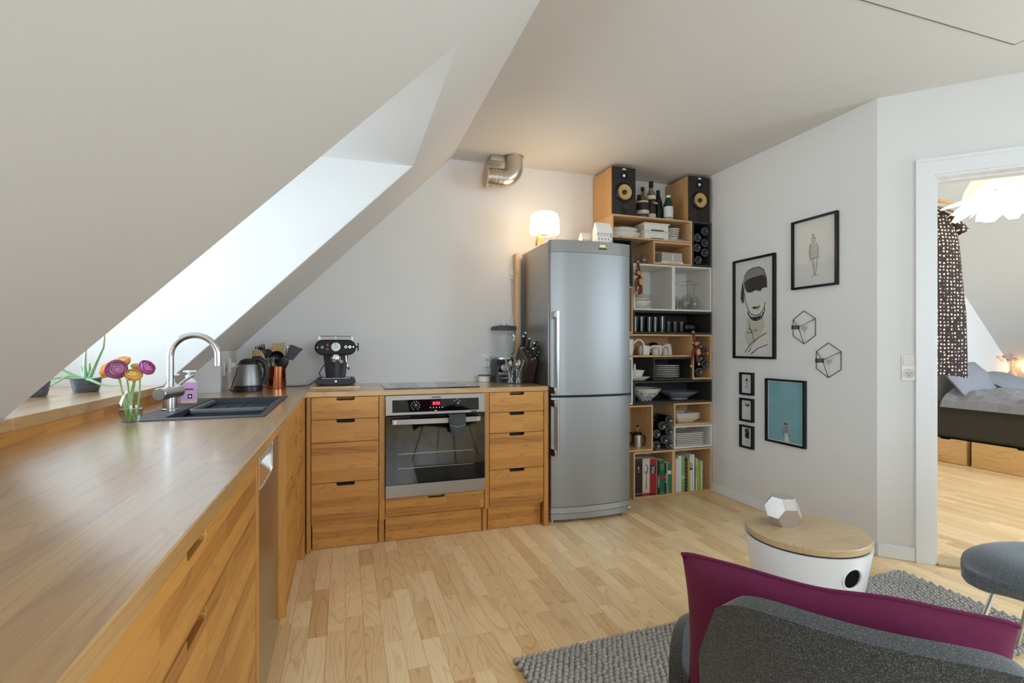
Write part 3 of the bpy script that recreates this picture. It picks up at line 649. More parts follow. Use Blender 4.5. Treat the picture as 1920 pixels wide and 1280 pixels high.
# ------------------------------------------------------------------ sockets, cables, switches
def socket(name, label, loc, axis, parts):
    """axis: direction the plate faces"""
    o = thing(name, label, 'socket', loc); n = Vector(axis); rz = atan2(n.y, n.x) + pi / 2; o.rotation_euler = (0, 0, rz)
    for (kind, z0, z1, w) in parts:
        rbox(-w / 2, w / 2, -.010, 0, z0, z1).build('cover_plate', PLW, o, bevel=.003)
        zc = (z0 + z1) / 2
        if kind == 'socket':
            k = MB().lathe([(.021, 0), (.023, .002), (.021, .003), (.019, .0005), (0, .0005)], seg=20); k.xf(Matrix.Translation((0, -.0105, zc)) @ Matrix.Rotation(pi / 2, 4, 'X')); ri = k.build('socket_well', pm('socket_grey', '#cfcdc7', .5), o)
            MB().box(-.009, -.005, -.0145, -.011, zc - .003, zc + .003).box(.005, .009, -.0145, -.011, zc - .003, zc + .003).box(-.003, .003, -.0145, -.011, zc - .012, zc - .008).build('pin_hole', BLKP, o)
        if kind == 'switch': rbox(-w / 2 + .006, w / 2 - .006, -.0135, -.009, z0 + .005, z1 - .005).build('rocker', PLW, o, bevel=.002)
        if kind == 'plug':
            k = MB().lathe([(0, 0), (.019, 0), (.017, .022), (.01, .034), (0, .034)], seg=18); k.xf(Matrix.Translation((0, -.011, zc)) @ Matrix.Rotation(pi / 2, 4, 'X')); k.build('plug', PLW, o)
    return o
socket('wall_socket', 'white double wall socket beside the blender with a plug', (1.006, BW, 1.005), (0, -1, 0), [('plug', .05, .10, .07), ('switch', 0, .049, .07)])
socket('wall_socket', 'white socket strip on the knee wall, nearer of the two', (-.668, 3.31, .99), (1, 0, 0), [('socket', 0, .085, .05)])
socket('wall_socket', 'white socket on the knee wall with the kettle plug', (-.668, 3.46, 1.005), (1, 0, 0), [('plug', 0, .085, .05)])
so_ = thing('switch_plate', 'white light switch over a socket beside the bedroom door casing', 'switch', P0 + DD * .139); so_.location.z = .976; so_.rotation_euler = (0, 0, -pi / 4)
rbox(-.031, .031, -.008, 0, 0, .138).build('cover_plate', PLW, so_, bevel=.003)
rbox(-.024, .024, -.0115, -.007, .083, .131).build('rocker', pm('switch_rocker', '#d6d3c9', .4), so_, bevel=.002)
k = MB().lathe([(.021, 0), (.024, .002), (.022, .003), (.020, .0005), (0, .0005)], seg=24); k.xf(Matrix.Translation((0, -.0085, .040)) @ Matrix.Rotation(pi / 2, 4, 'X')); k.build('socket_well', pm('socket_grey', '#cfcdc7', .5), so_)
MB().box(-.010, -.006, -.012, -.009, .039, .044).box(.006, .010, -.012, -.009, .039, .044).box(-.003, .003, -.012, -.009, .026, .030).build('pin_hole', BLKP, so_)
def cable(label, pts, r=.003, m=BLKP):
    # smooth Catmull-Rom through the points
    P = [Vector(p) for p in pts]; Q = []
    for i in range(len(P) - 1):
        a, b, c, e = P[max(i - 1, 0)], P[i], P[i + 1], P[min(i + 2, len(P) - 1)]
        for k in range(8):
            t = k / 8; Q.append(.5 * ((2 * b) + (c - a) * t + (2 * a - 5 * b + 4 * c - e) * t * t + (-a + 3 * b - 3 * c + e) * t ** 3))
    Q.append(P[-1]); return tag(MB().tube(Q, r, 6).build('power_cable', m), label, 'cable')

# ------------------------------------------------------------------ kettle, utensil pot, espresso machine
kt = thing('electric_kettle', 'steel electric kettle with black base, lid and handle', 'kettle', (-.528, 3.235, CT))
MB().lathe([(0, 0), (.076, 0), (.077, .006), (.075, .03), (.07, .034), (0, .034)], seg=32).build('base', BLKP, kt)
MB().lathe([(0, .035), (.069, .035), (.070, .045), (.052, .150), (.050, .156), (0, .156)], seg=32).build('steel_body', STEEL, kt)
MB().lathe([(0, .155), (.051, .155), (.052, .160), (.042, .178), (.02, .188), (0, .189)], seg=28).build('lid', BLKP, kt)
MB().sheet(lambda u, v: (-.03 - .035 * v, (u - .5) * .06 * (1 - .6 * v), .158 + .010 * sin(pi * v * .5) - .012 * v), 6, 5, .004).build('spout', BLKP, kt)
MB().tube([(.02, 0, .182), (.055, 0, .186), (.085, 0, .165), (.093, 0, .12), (.088, 0, .075), (.072, 0, .04)], [.012, .012, .011, .010, .010, .011], 10, flat=1.5).build('handle', BLKP, kt)
MB().tube([(.035, 0, .165), (.055, 0, .15), (.066, 0, .11), (.066, 0, .06)], .006, 8).build('handle_inner', pm('blue_water_gauge', '#2c3947', .2), kt)
cable('black kettle cable curling on the worktop by the knee wall', [(-.60, 3.26, CT + .004), (-.635, 3.30, CT + .004), (-.645, 3.40, CT + .02), (-.628, 3.46, 1.02), (-.645, 3.46, 1.047)])
UC = Vector((-.402, 3.385, CT))
ut = thing('copper_utensil_pot', 'polished copper pot holding the cooking utensils', 'pot', UC)
MB().lathe([(0, 0), (.057, 0), (.058, .003), (.058, .135), (.0585, .137), (.0555, .137), (.055, .005), (0, .005)], seg=40).build('copper_wall', COPPER, ut)
def utensil(name, label, tip, head, m, off):
    """stands in the copper pot: foot near the pot floor, head at tip (dx, dy, z above worktop)"""
    o = thing(name, label, 'utensil', UC, 0, 'utensils in the copper pot')
    T = Vector(tip); F = Vector((off[0], off[1], .008)); d = (T - F).normalized(); L_ = (T - F).length
    xa = (Vector((1, 0, 0)) - d * d.x).normalized(); ya = d.cross(xa); q = Matrix(((xa.x, ya.x, d.x, 0), (xa.y, ya.y, d.y, 0), (xa.z, ya.z, d.z, 0), (0, 0, 0, 1))); Mx = Matrix.Translation(F) @ q
    hm = MB()
    if head == 'spoon': hm.ball((0, 0, L_ - .042), .030, .007, .046, 14, 8)
    if head == 'ladle':
        hm.lathe([(.002, -.03), (.02, -.026), (.036, -.008), (.041, .006), (.038, .006), (.018, -.022), (0, -.027)], seg=20); hm.xf(Matrix.Translation((0, .02, L_ - .02)) @ Matrix.Rotation(radians(100), 4, 'X'))
    if head == 'spatula': hm.sheet(lambda u, v: ((u - .5) * (.038 + .022 * min(1, 2.2 * v)), .004 * sin(pi * u), L_ - .085 + .085 * v - .006 * (2 * u - 1) ** 4), 8, 6, .004)
    if head == 'turner': hm.sheet(lambda u, v: ((u - .5) * (.045 + .03 * v), .012 * v, L_ - .09 + .09 * v + .012 * (u - .5)), 6, 6, .003)
    if head == 'slotted':
        hm.ball((0, 0, L_ - .04), .029, .005, .045, 16, 8)
    if head == 'server':
        hm.ball((0, 0, L_ - .04), .026, .010, .035, 14, 8)
        for k in range(-2, 3): hm.tube([(k * .010, 0, L_ - .035), (k * .012, .006, L_ - .01), (k * .012, .022, L_ + .004)], .0035, 6)
    if head == 'whisk':
        for k in range(5):
            a = pi * k / 5; hm.tube([(.026 * sin(pi * t) ** .8 * cos(a) * (1 if t <= 1 else 1), .026 * sin(pi * t) ** .8 * sin(a), L_ - .095 + .095 * (1 - abs(2 * t - 1)) ** .8) if t <= .5 else (-.026 * sin(pi * t) ** .8 * cos(a), -.026 * sin(pi * t) ** .8 * sin(a), L_ - .095 + .095 * (1 - abs(2 * t - 1)) ** .8) for t in [i / 16 for i in range(17)]], .0011, 5)
    hm.xf(Mx); hm.build('head', m, o)
    MB().tube([(0, 0, 0), (0, 0, L_ - (.09 if head in ('whisk', 'spatula', 'turner') else .06))], [.006, .0042], 8).xf(Mx).build('handle', m if head != 'whisk' else SATIN, o)
    if head == 'slotted':
        for k in range(4):
            hl = MB().cyl((0, 0, -.0065), .0035, .013, 8); hl.xf(Mx @ Matrix.Translation(((k % 2 - .5) * .022, 0, L_ - .055 + k * .011)) @ Matrix.Rotation(pi / 2, 4, 'X')); hl.build('drain_hole', BLKM, o)
utensil('wooden_spoon', 'pale wooden spoon leaning out over the kettle', (-.115, -.02, .236), 'spoon', SPOONW, (.02, .01))
utensil('slotted_spoon', 'wooden slotted spoon with dark holes above the kettle lid', (-.092, -.05, .197), 'slotted', SPOONW, (.025, -.01))
utensil('spaghetti_server', 'black toothed spaghetti server', (-.092, .0, .258), 'server', BLKP, (.0, .02))
utensil('serving_spoon', 'black serving spoon behind the small whisk', (-.052, .01, .238), 'spoon', BLKP, (.01, -.02))
utensil('wooden_spoon', 'narrow wooden spoon behind the wide wooden turner', (-.022, .03, .245), 'spoon', SPOONW, (.0, .0))
utensil('wooden_turner', 'wide flat wooden turner, tallest in the copper pot', (.012, .02, .278), 'turner', SPOONW, (-.01, .02))
utensil('ladle', 'round black soup ladle at the front of the copper pot', (.008, -.03, .212), 'ladle', BLKP, (.0, -.03))
utensil('whisk', 'small steel balloon whisk at the front of the copper pot', (-.033, -.04, .19), 'whisk', SATIN, (.0, -.03))
utensil('whisk', 'larger steel balloon whisk sticking up at the wall side', (.085, .02, .263), 'whisk', CHROME, (-.01, .03))
utensil('spatula', 'black turner leaning towards the espresso machine', (.118, -.02, .255), 'turner', BLKP, (-.03, .0))
utensil('serving_spoon', 'small black spoon low at the side of the ladle', (.058, -.03, .195), 'spoon', BLKP, (-.02, -.01))

tag(rbox(-.20, .085, 3.255, 3.60, CT, CT + .014).build('wooden_board', TOPX, bevel=.002), 'oak board under the espresso machine', 'board')
EC = (-.057, 3.44, CT + .0145)
es = thing('espresso_machine', 'black espresso machine with oval head and pressure gauge', 'espresso machine', EC)
def stadium(w, h_, n=10):
    r = h_ / 2; return [(w / 2 - r + r * cos(radians(a)), r * sin(radians(a))) for a in [-90 + 180 * i / n for i in range(n + 1)]] + [(-w / 2 + r + r * cos(radians(a)), r * sin(radians(a))) for a in [90 + 180 * i / n for i in range(n + 1)]]
MB().prism([(x, z + .026) for x, z in stadium(.238, .036)], -.14, .08, 'y').build('base_tray', pm('dark_tray', '#2b2d31', .5, var=.2, vscale=80), es, bevel=.003)
MB().cyl((-.075, -.11, 0), .01, .009, 10).cyl((.075, -.11, 0), .01, .009, 10).cyl((-.075, .05, 0), .01, .009, 10).cyl((.075, .05, 0), .01, .009, 10).build('foot', BLKP, es)
gr = rbox(-.08, .085, -.13, .0, .044, .0475).build('drip_grate', SATIN, es, bevel=.001)
for k in range(9): rbox(-.075 + k * .018, -.067 + k * .018, -.125, -.005, .0472, .0478).build('grate_slot', BLKM, gr)
k = MB().lathe([(0, 0), (.007, 0), (.007, .004), (0, .005)], seg=14); k.xf(Matrix.Translation((0, -.14, .027)) @ Matrix.Rotation(pi / 2, 4, 'X')); k.build('tray_button', CHROME, es)
MB().sheet(lambda u, v: ((u - .5) * (.118 + .03 * v) , -.055 - .018 * sin(pi * u), .045 + .15 * v), 14, 4, .0).build('column_front', BLKP, es)
MB().prism([(-.059, .045), (.059, .045), (.074, .195), (-.074, .195)], -.055, .08, 'y').build('column', BLKP, es)
MB().prism([(x, z + .237) for x, z in stadium(.245, .096)], -.115, .075, 'y').build('oval_head', BLKM, es, bevel=.008, seg=3)
def disc(x, z, r, y, t, m, nm, par=es, seg=20):
    q = MB().lathe([(0, 0), (r, 0), (r * .96, t), (0, t)], seg=seg); q.xf(Matrix.Translation((x, y, z)) @ Matrix.Rotation(pi / 2, 4, 'X')); return q.build(nm, m, par)
g = disc(.001, .240, .028, -.114, .005, CHROME, 'gauge'); disc(.001, .240, .0245, -.119, .0005, PLW, 'gauge_face', g); MB().box(-.002, .016, -.1202, -.1197, .2395, .2415).box(-.0015, .002, -.1202, -.1197, .252, .262).box(-.018, -.013, -.1202, -.1197, .239, .241).build('gauge_needle', BLKM, g)
for (x, z) in ((-.078, .238), (.060, .240), (.084, .240)):
    b_ = disc(x, z, .0085, -.114, .005, CHROME, 'push_button'); disc(x, z, .005, -.119, .001, BLKP, 'button_centre', b_)
disc(-.105, .236, .004, -.114, .003, CHROME, 'small_screw'); disc(.105, .240, .004, -.114, .003, CHROME, 'small_screw')
for z in (.252, .226): disc(-.048, z, .0085, -.114, .005, pm('red_pilot_light', '#7b3136', .3), 'pilot_light')
MB().lathe([(0, .0), (.03, .0), (.033, .01), (.033, .035), (.028, .05), (0, .05)], (.0, -.085, .146), 24).build('brew_group', CHROME, es)
MB().tube([(.0, -.11, .155), (.03, -.15, .15)], .006, 8).build('portafilter_arm', CHROME, es)
MB().ball((.033, -.155, .149), .012, .010, .012).build('portafilter_knob', pm('knob_pink', '#b8897f', .35), es)
MB().tube([(.062, -.09, .19), (.064, -.095, .15), (.074, -.105, .115)], .0035, 8).build('steam_pipe', CHROME, es); MB().tube([(.074, -.105, .115), (.078, -.108, .098)], .006, 8).build('steam_tip', BLKP, es)
MB().tube([(.122, -.03, .24), (.132, -.03, .24)], .006, 8).build('steam_knob_stem', BLKP, es); MB().tube([(.132, -.03, .24), (.139, -.03, .24)], .027, 16).build('steam_knob', BLKP, es)
rl = [(-.105, -.10, .302), (.105, -.10, .302), (.105, .06, .302), (-.105, .06, .302)]
MB().tube([(-.105, -.09, .308), (-.09, -.105, .308), (.09, -.105, .308), (.105, -.09, .308), (.105, .05, .308), (.09, .065, .308), (-.09, .065, .308), (-.105, .05, .308)], .0018, 6, closed=True).build('cup_rail', CHROME, es)
for (x, y) in ((-.097, -.098), (0, -.105), (.097, -.098), (-.097, .058), (.097, .058)): MB().tube([(x, y, .28), (x, y, .308)], .0016, 6).build('rail_post', CHROME, es)
cable('black cable running from the espresso machine along the wall to the corner', [(-.172, 3.50, CT + .045), (-.22, 3.50, CT + .012), (-.28, 3.50, CT + .004), (-.36, 3.50, CT + .004), (-.50, 3.50, CT + .004)])
cable('black cord looping up behind the espresso machine', [(-.135, 3.52, CT + .05), (-.16, 3.54, CT + .08), (-.135, 3.54, CT + .13), (-.115, 3.52, CT + .15)])

# ------------------------------------------------------------------ right end of the back counter
jr = thing('lidded_jar', 'small white pot with a wooden lid by the wall socket', 'jar', (.962, 3.565, CT))
MB().lathe([(0, 0), (.036, 0), (.041, .004), (.043, .042), (.041, .042), (.039, .008), (0, .008)], seg=32).build('pot', CER, jr)
MB().lathe([(0, .0425), (.044, .0425), (.044, .051), (0, .0515)], seg=32).build('lid', wood('walnut_lid', '#7a5844', '#4f3526', 'X', 'Y', rough=.5, xs=(20, 2)), jr)
bl = thing('blender', 'black countertop blender with tall glass jug', 'blender', (1.105, 3.545, CT))
def rsq(h_, r, n=4): # rounded square outline
    out = []
    for cx, cy_, a0 in ((h_ - r, h_ - r, 0), (-h_ + r, h_ - r, 90), (-h_ + r, -h_ + r, 180), (h_ - r, -h_ + r, 270)):
        out += [(cx + r * cos(radians(a0 + 90 * i / n)), cy_ + r * sin(radians(a0 + 90 * i / n))) for i in range(n + 1)]
    return out
def loft(levels, seg_r=.02, cap=True):
    """levels: (half size, z)"""
    mb = MB(); rows = []
    for hs, z in levels:
        o_ = rsq(hs, min(seg_r, hs * .6)); rows.append([len(mb.v) + i for i in range(len(o_))]); mb.v += [(x, y, z) for x, y in o_]
    n = len(rows[0])
    for a, b in zip(rows, rows[1:]):
        for i in range(n): mb.f.append((a[i], a[(i + 1) % n], b[(i + 1) % n], b[i])); mb.mi.append(0)
    if cap: mb.f += [tuple(reversed(rows[0])), tuple(rows[-1])]; mb.mi += [0, 0]
    return mb
loft([(.086, 0), (.086, .02), (.080, .13), (.074, .14), (.070, .165)], .02).build('motor_base', BLKP, bl)
rbox(-.066, .066, -.084, -.08, .025, .13).build('front_plate', BLKG, bl, bevel=.004)
k = MB().lathe([(0, 0), (.030, 0), (.028, .012), (0, .014)], seg=28); k.xf(Matrix.Translation((-.02, -.084, .105)) @ Matrix.Rotation(pi / 2, 4, 'X')); k.build('speed_dial', SATIN, bl)
for k in range(4): rbox(-.062 + k * .022, -.044 + k * .022, -.0875, -.083, .055, .072).build('pulse_button', SATIN, bl, bevel=.001)
rbox(-.045, .02, -.0875, -.083, .028, .036).build('maker_badge', SATIN, bl)
loft([(.052, .168), (.060, .175), (.068, .30), (.075, .385)], .022, False).build('glass_jug', thin_glass('jug_glass', '#fafcfc', 2.2), bl)
loft([(.056, .165), (.056, .178)], .02).build('blade_collar', SATIN, bl)
MB().tube([(.035, -.073, .345), (.043, -.10, .345), (.047, -.105, .33), (.047, -.10, .22), (.04, -.07, .20)], .008, 8).build('jug_handle', thin_glass('jug_handle_glass', '#d5dddc', 2.0), bl)
loft([(.078, .375), (.080, .39), (.076, .405), (.05, .410)], .022).build('lid', DGREY, bl); MB().cyl((0, 0, .409), .032, .014, 20).build('lid_cap', thin_glass('cap_glass', '#dfe5e4', 1.5), bl)
for i, (cx, cy_) in enumerate(((1.078, 3.30), (1.128, 3.285))):
    cu = thing('cutlery_glass', ('glass of cutlery in front of the blender base', 'glass of cutlery beside the knife block')[i], 'glass', (cx, cy_, CT))
    MB().lathe([(0, .001), (.026, .001), (.031, .096), (.0302, .096), (.0252, .006), (0, .006)], seg=24).build('glass_wall', GLS, cu)
    rnd = random.Random(20 + i)
    for kx in range(8):
        a = 2 * pi * kx / 8 + rnd.random() * .5; fr = .018; tr_ = .03 + .022 * rnd.random(); hh = .14 + .035 * rnd.random()
        f_ = Vector((-fr * cos(a) * .7, -fr * sin(a) * .7, .009)); t_ = Vector((tr_ * cos(a), tr_ * sin(a), hh)); dq = (t_ - f_).normalized().to_track_quat('Z', 'Y').to_matrix().to_4x4(); L_ = (t_ - f_).length
        kind = ('fork', 'spoon', 'knife', 'spoon')[kx % 4]
        c_ = tag(MB().tube([(0, 0, 0), (0, 0, L_ * .35), (0, 0, L_ * .72)], [.0045, .003, .0024], 6, flat=.5).build('cutlery_' + kind, SATIN, None, loc=(cx, cy_, CT)), 'steel table %s standing in the cutlery glass %s' % (kind, ('before the blender', 'beside the knife block')[i]), kind, 'cutlery in the glasses')
        me = c_.data; mb2 = MB(); mb2.v = [tuple(v.co) for v in me.vertices]; mb2.f = [tuple(p.vertices) for p in me.polygons]; mb2.mi = [0] * len(mb2.f)
        if kind == 'spoon': mb2.ball((0, 0, L_ * .86), .012, .0035, L_ * .15, 10, 6)
        elif kind == 'fork':
            mb2.box(-.009, .009, -.0012, .0012, L_ * .71, L_ * .83)
            for q in range(4): mb2.box(-.009 + q * .0053, -.0065 + q * .0053, -.0012, .0012, L_ * .82, L_)
        else: mb2.prism([(-.006, L_ * .70), (.006, L_ * .70), (.007, L_ * .95), (.0, L_ * 1.02), (-.006, L_)], -.001, .001, 'y')
        mb2.xf(dq); mb2.xf(Matrix.Translation(f_)); nm = me.name; nme = bpy.data.meshes.new('cutlery'); nme.from_pydata(mb2.v, [], mb2.f); nme.materials.append(SATIN); nme.polygons.foreach_set('use_smooth', [True] * len(nme.polygons)); nme.set_sharp_from_angle(angle=radians(40)); c_.data = nme
KB = Vector((1.216, 3.375, CT))
kb = thing('knife_block', 'dark slanted knife block against the fridge side', 'knife block', KB, radians(9))
MB().prism([(.045, 0), (-.035, 0), (-.10, .155), (.03, .265), (.085, .17)], -.04, .04, 'x').build('block', pm('dark_walnut_block', '#3d2e27', .35, var=.2, vscale=30), kb, bevel=.003)
ed = MB().tube([(-.041, -.10, .157), (-.041, .03, .267)], .0012, 4); ed.build('edge_line', SATIN, kb)
kd = Vector((0, -.645, .765))        # handles leave the sloping face
def kn(label, x, t, ln, m_r, bend=0.0, rivet=False):
    o = thing('kitchen_knife', label, 'knife', KB, radians(9), 'knives in the block')
    p = Vector((x, -.10 + .13 * t, .155 + .11 * t)); d_ = Vector((0, -.30, .95)).normalized() if not rivet else Vector((.25, -.35, .9)).normalized()
    pts = [p - d_ * .01, p + d_ * ln * .5 + Vector((bend * .3, 0, 0)), p + d_ * ln + Vector((bend, 0, 0))]
    MB().tube([p - d_ * .012, p + d_ * .012], .0095, 8, flat=.8).build('bolster', CHROME, o)
    MB().tube([pts[0] + d_ * .02] + pts[1:], [m_r, m_r * 1.05, m_r], 10, flat=.75).build('handle', BLKP, o)
    if rivet:
        for q in (.3, .55, .8): MB().ball(p + d_ * ln * q + Vector((0, -.010, -.004)), .004, nu=8, nv=5).build('rivet', SATIN, o)
    else: MB().ball(p + d_ * (ln + .002) + Vector((bend, 0, 0)), m_r * .9, nu=10, nv=6).build('end_cap', CHROME, o)
kn('long knife with steel end cap, highest in the block', -.012, .86, .105, .0105)
kn('black knife at the far upper corner of the block', -.028, .82, .085, .0105)
kn('black knife with steel collar in the middle of the block', .004, .62, .09, .0105)
kn('curved-handled knife in the middle of the block', .006, .38, .085, .0105, .02)
kn('upright knife at the low edge of the block', .0, .12, .075, .011)
kn('riveted knife nearer the fridge side', .024, .45, .10, .011, 0, True)
kn('riveted knife at the outer corner of the block', .028, .18, .095, .011, 0, True)

# ------------------------------------------------------------------ fridge
fr = thing('fridge_freezer', 'tall brushed steel fridge-freezer between the oak cabinets and the crate shelf', 'fridge', (1.275, 3.03, 0))
fw_ = .598
rbox(.002, fw_ - .002, .075, .60, .03, 1.862).build('cabinet_body', pm('fridge_side_steel', '#a9a8a6', .33, 1.0, var=.03, bump=.03, bscale=1, stretch=(2, 2, 200)), fr, bevel=.004)
def doorplan(y_off=0.0): return [(0, .068), (.0, .045 + y_off), (.006, .036 + y_off), (.07, .016 + y_off)] + [(.07 + (fw_ - .14) * i / 12, .016 - .016 * sin(pi * i / 12) + y_off) for i in range(1, 12)] + [(fw_ - .07, .016 + y_off), (fw_ - .006, .036 + y_off), (fw_, .045 + y_off), (fw_, .068)]
d1_ = MB().prism(doorplan(), .842, 1.782, 'z').build('fridge_door', STEEL, fr)
d2_ = MB().prism(doorplan(), .108, .826, 'z').build('freezer_door', STEEL, fr)
MB().prism(doorplan(), 1.784, 1.863, 'z').build('top_fascia', pm('fascia_grey', '#8d8a86', .45, .6), fr)
MB().prism(doorplan(), .066, .104, 'z').build('lower_trim', pm('trim_grey', '#a3a4a3', .4, .7), fr)
MB().prism(doorplan(.004), .024, .062, 'z').build('foot_panel', pm('trim_grey2', '#9a9b9b', .4, .7), fr)
rbox(0, fw_, .025, .07, .827, .841).build('door_gap', BLKM, fr)
for (a, b, par) in ((.855, 1.39, d1_), (.45, .815, d2_)):
    hb_ = MB().tube([(.028, -.028, a), (.028, -.028, b)], .0105, 12).build('door_handle', SATIN, par)
    for z in (a + .022, b - .022): rbox(.004, .034, -.032, .034, z - .022, z + .022).build('handle_bracket', SATIN, par, bevel=.003)
rbox(.345, .385, -.0006, .003, 1.828, 1.842).build('display', pm('fridge_display', '#2a2d14', .3, emit='#c9d64a', estr=.9), fr); rbox(.335, .395, -.0008, .003, 1.812, 1.82).build('maker_badge', BLKM, fr)
for x in (.03, fw_ - .03): MB().cyl((x, .085, 0), .018, .028, 14).build('foot', SATIN, fr)
rbox(.57, .594, .026, .04, .052, .062).build('hinge', SATIN, fr)
tag(rbox(1.2, 1.225, 3.60, 3.668, CT, 1.865).build('wooden_post', PINEZ, bevel=.002), 'knotty pine post standing behind the fridge', 'post')
bpy.data.objects['wooden_post'].location = (.018, 0, 0)
sw_ = thing('cord_switch', 'small white lamp switch fixed beside the pine post', 'switch', (1.205, BW, 1.675))
rbox(-.013, .013, -.014, 0, 0, .078).build('switch_body', PLW, sw_, bevel=.003); rbox(-.004, .004, -.018, -.013, .012, .03).build('toggle', pm('toggle_grey', '#a9a8a4', .5), sw_, bevel=.001)
cable('thin cord hanging from the lamp switch down to the counter', [(1.205, 3.664, 1.675), (1.206, 3.664, 1.55), (1.21, 3.664, 1.42), (1.185, 3.664, 1.30), (1.17, 3.664, 1.2), (1.17, 3.664, 1.0)], .0015, pm('cord_pale', '#b9a79a', .6))
cable('white plug lead dropping from the socket to the blender', [(1.006, 3.63, 1.075), (1.012, 3.61, 1.0), (1.03, 3.60, .95), (1.05, 3.61, CT + .004)], .0022, PLW)

# ------------------------------------------------------------------ lamp and houses on the fridge
lm = thing('table_lamp', 'glowing white glass table lamp on wooden legs on top of the fridge', 'lamp', (1.338, 3.32, 1.8635))
sh = MB().lathe([(.100, .095), (.104, .1), (.106, .12), (.101, .19), (.093, .225), (.07, .240), (.03, .245), (0, .246)], seg=36); sh.lathe([(0, .097), (.100, .097)], seg=36)
sh.build('glass_shade', pm('opal_glass', '#fff7ea', .3, emit='#ffdcae', estr=7.5), lm)
for a in (205, 325, 85):
    p = [(.085 * cos(radians(a)), .085 * sin(radians(a)), 0), (.058 * cos(radians(a)), .058 * sin(radians(a)), .12)]
    MB().tube(p, [.0085, .011], 10).build('leg', BEECH, lm)
MB().cyl((0, 0, .085), .03, .014, 16).build('lamp_holder', PLW, lm)
def house(label, loc, w, dpt, hw, hr, n):
    o = thing('ceramic_house', label, 'lantern', loc)
    MB().prism([(-dpt / 2, 0), (dpt / 2, 0), (dpt / 2, hw), (0, hr), (-dpt / 2, hw)], 0, w, 'x').build('walls', CERM, o, bevel=.002)
    for k in range(n):
        for zz in (hw * .25, hw * .62):
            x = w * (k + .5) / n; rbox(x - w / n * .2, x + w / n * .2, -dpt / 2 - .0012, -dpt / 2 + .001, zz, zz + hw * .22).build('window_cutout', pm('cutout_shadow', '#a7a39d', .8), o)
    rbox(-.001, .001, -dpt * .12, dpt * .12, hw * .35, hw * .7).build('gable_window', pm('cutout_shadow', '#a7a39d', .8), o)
house('low white ceramic house lantern on the fridge, next to the lamp', (1.635, 3.36, 1.8635), .10, .06, .095, .135, 4)
house('tall white ceramic house lantern on the fridge by the crates', (1.705, 3.27, 1.8635), .125, .07, .135, .195, 5)
house('small flat white ceramic house lantern at the front of the fridge top', (1.66, 3.17, 1.8635), .10, .05, .065, .085, 4)

# ------------------------------------------------------------------ duct
du = thing('ventilation_duct', 'galvanised elbow duct coming out of the ceiling, capped', 'duct', (0, 3.49, 0))
ax = [(.985, 0, 2.376), (1.075, 0, 2.376)] + arc((1.075, 0, 2.466), .09, -90, 0, 10) + [(1.165, 0, 2.538)]
MB().tube(ax, .066, 28, cap=True).build('elbow', GALV, du)
for x in (1.005, 1.035, 1.07): MB().tube([(x - .003, 0, 2.376), (x + .003, 0, 2.376)], .0685, 28).build('seam_ring', GALV, du)
MB().tube([(.955, 0, 2.376), (.985, 0, 2.376)], .062, 28).build('cap_neck', GALV, du)
MB().tube([(.946, 0, 2.376), (.957, 0, 2.376)], .076, 32).build('end_cap', pm('cap_plate', '#c3aa93', .5), du, bevel=.003)
MB().lathe([(.066, 0), (.075, 0), (.075, -.006), (.066, -.006)], (1.165, 0, 2.539), 28).build('ceiling_collar', GALV, du)
rbox(.99, 1.09, -.005, .12, 2.50, 2.538).build('ceiling_clip', GALV, du, bevel=.004)

# ------------------------------------------------------------------ crate shelf
CF, CB_ = 3.36, 3.665                     # front and back of the crates
def crate(label, x0, x1, z0, z1, kind, div=False, back=True):
    m = {'pine': PINE, 'black': BLACKB, 'white': WHITEB}[kind]; mz = {'pine': PINEZ, 'black': BLACKB, 'white': WHITEB}[kind]
    t = .014; w = x1 - x0; hh = z1 - z0; dp_ = CB_ - CF
    o = thing('storage_crate', label, 'crate', (x0, CF, z0), 0, 'crates of the wall shelf')
    rbox(.001, w - .001, 0, dp_, .0008, t).build('bottom_board', m, o, bevel=.001)
    rbox(.001, w - .001, 0, dp_, hh - t, hh - .0008).build('top_board', m, o, bevel=.001)
    rbox(.001, t, 0, dp_, t, hh - t).build('side_board', mz, o, bevel=.001)
    rbox(w - t, w - .001, 0, dp_, t, hh - t).build('side_board', mz, o, bevel=.001)
    if div: rbox(w / 2 - t, w / 2 + t, .0005, dp_, t, hh - t).build('divider_board', mz, o, bevel=.001)
    if back: rbox(t, w - t, dp_ - .006, dp_, t, hh - t).build('back_board', m, o)
    return o
U = .18
crate('wide pine crate on the floor holding the books', 2.08, 2.80, 0, .356, 'pine', True)
crate('square pine crate with the coffee press, half behind the fridge', 1.893, 2.253, .36, .714, 'pine')
crate('low white crate with the stacked square plates', 2.443, 2.802, .36, .539, 'white')
crate('low pine crate with the deep square bowls', 2.443, 2.802, .54, .718, 'pine')
crate('wide black crate with the speckled bowl', 2.08, 2.802, .72, .896, 'black')
crate('narrow white crate behind the fridge, only its edge showing', 1.893, 2.076, .72, 1.078, 'white')
crate('small black crate with round plates', 2.256, 2.614, .90, 1.078, 'black')
crate('narrow upright pine crate with wine bottles and the hanging monkey', 2.616, 2.80, .90, 1.258, 'pine')
crate('wide pine crate with white mugs', 1.895, 2.614, 1.08, 1.258, 'pine')
crate('wide black crate with drinking glasses', 2.08, 2.80, 1.26, 1.438, 'black')
crate('narrow upright pine crate edging the fridge at glass height', 1.893, 2.077, 1.26, 1.618, 'pine')
crate('large white divided crate with bowls and wine glasses', 2.08, 2.797, 1.44, 1.797, 'white', True)
crate('narrow black crate beside the top of the fridge', 1.893, 2.07, 1.62, 1.977, 'black')
crate('small pine crate holding the white box', 2.256, 2.613, 1.80, 1.978, 'pine')
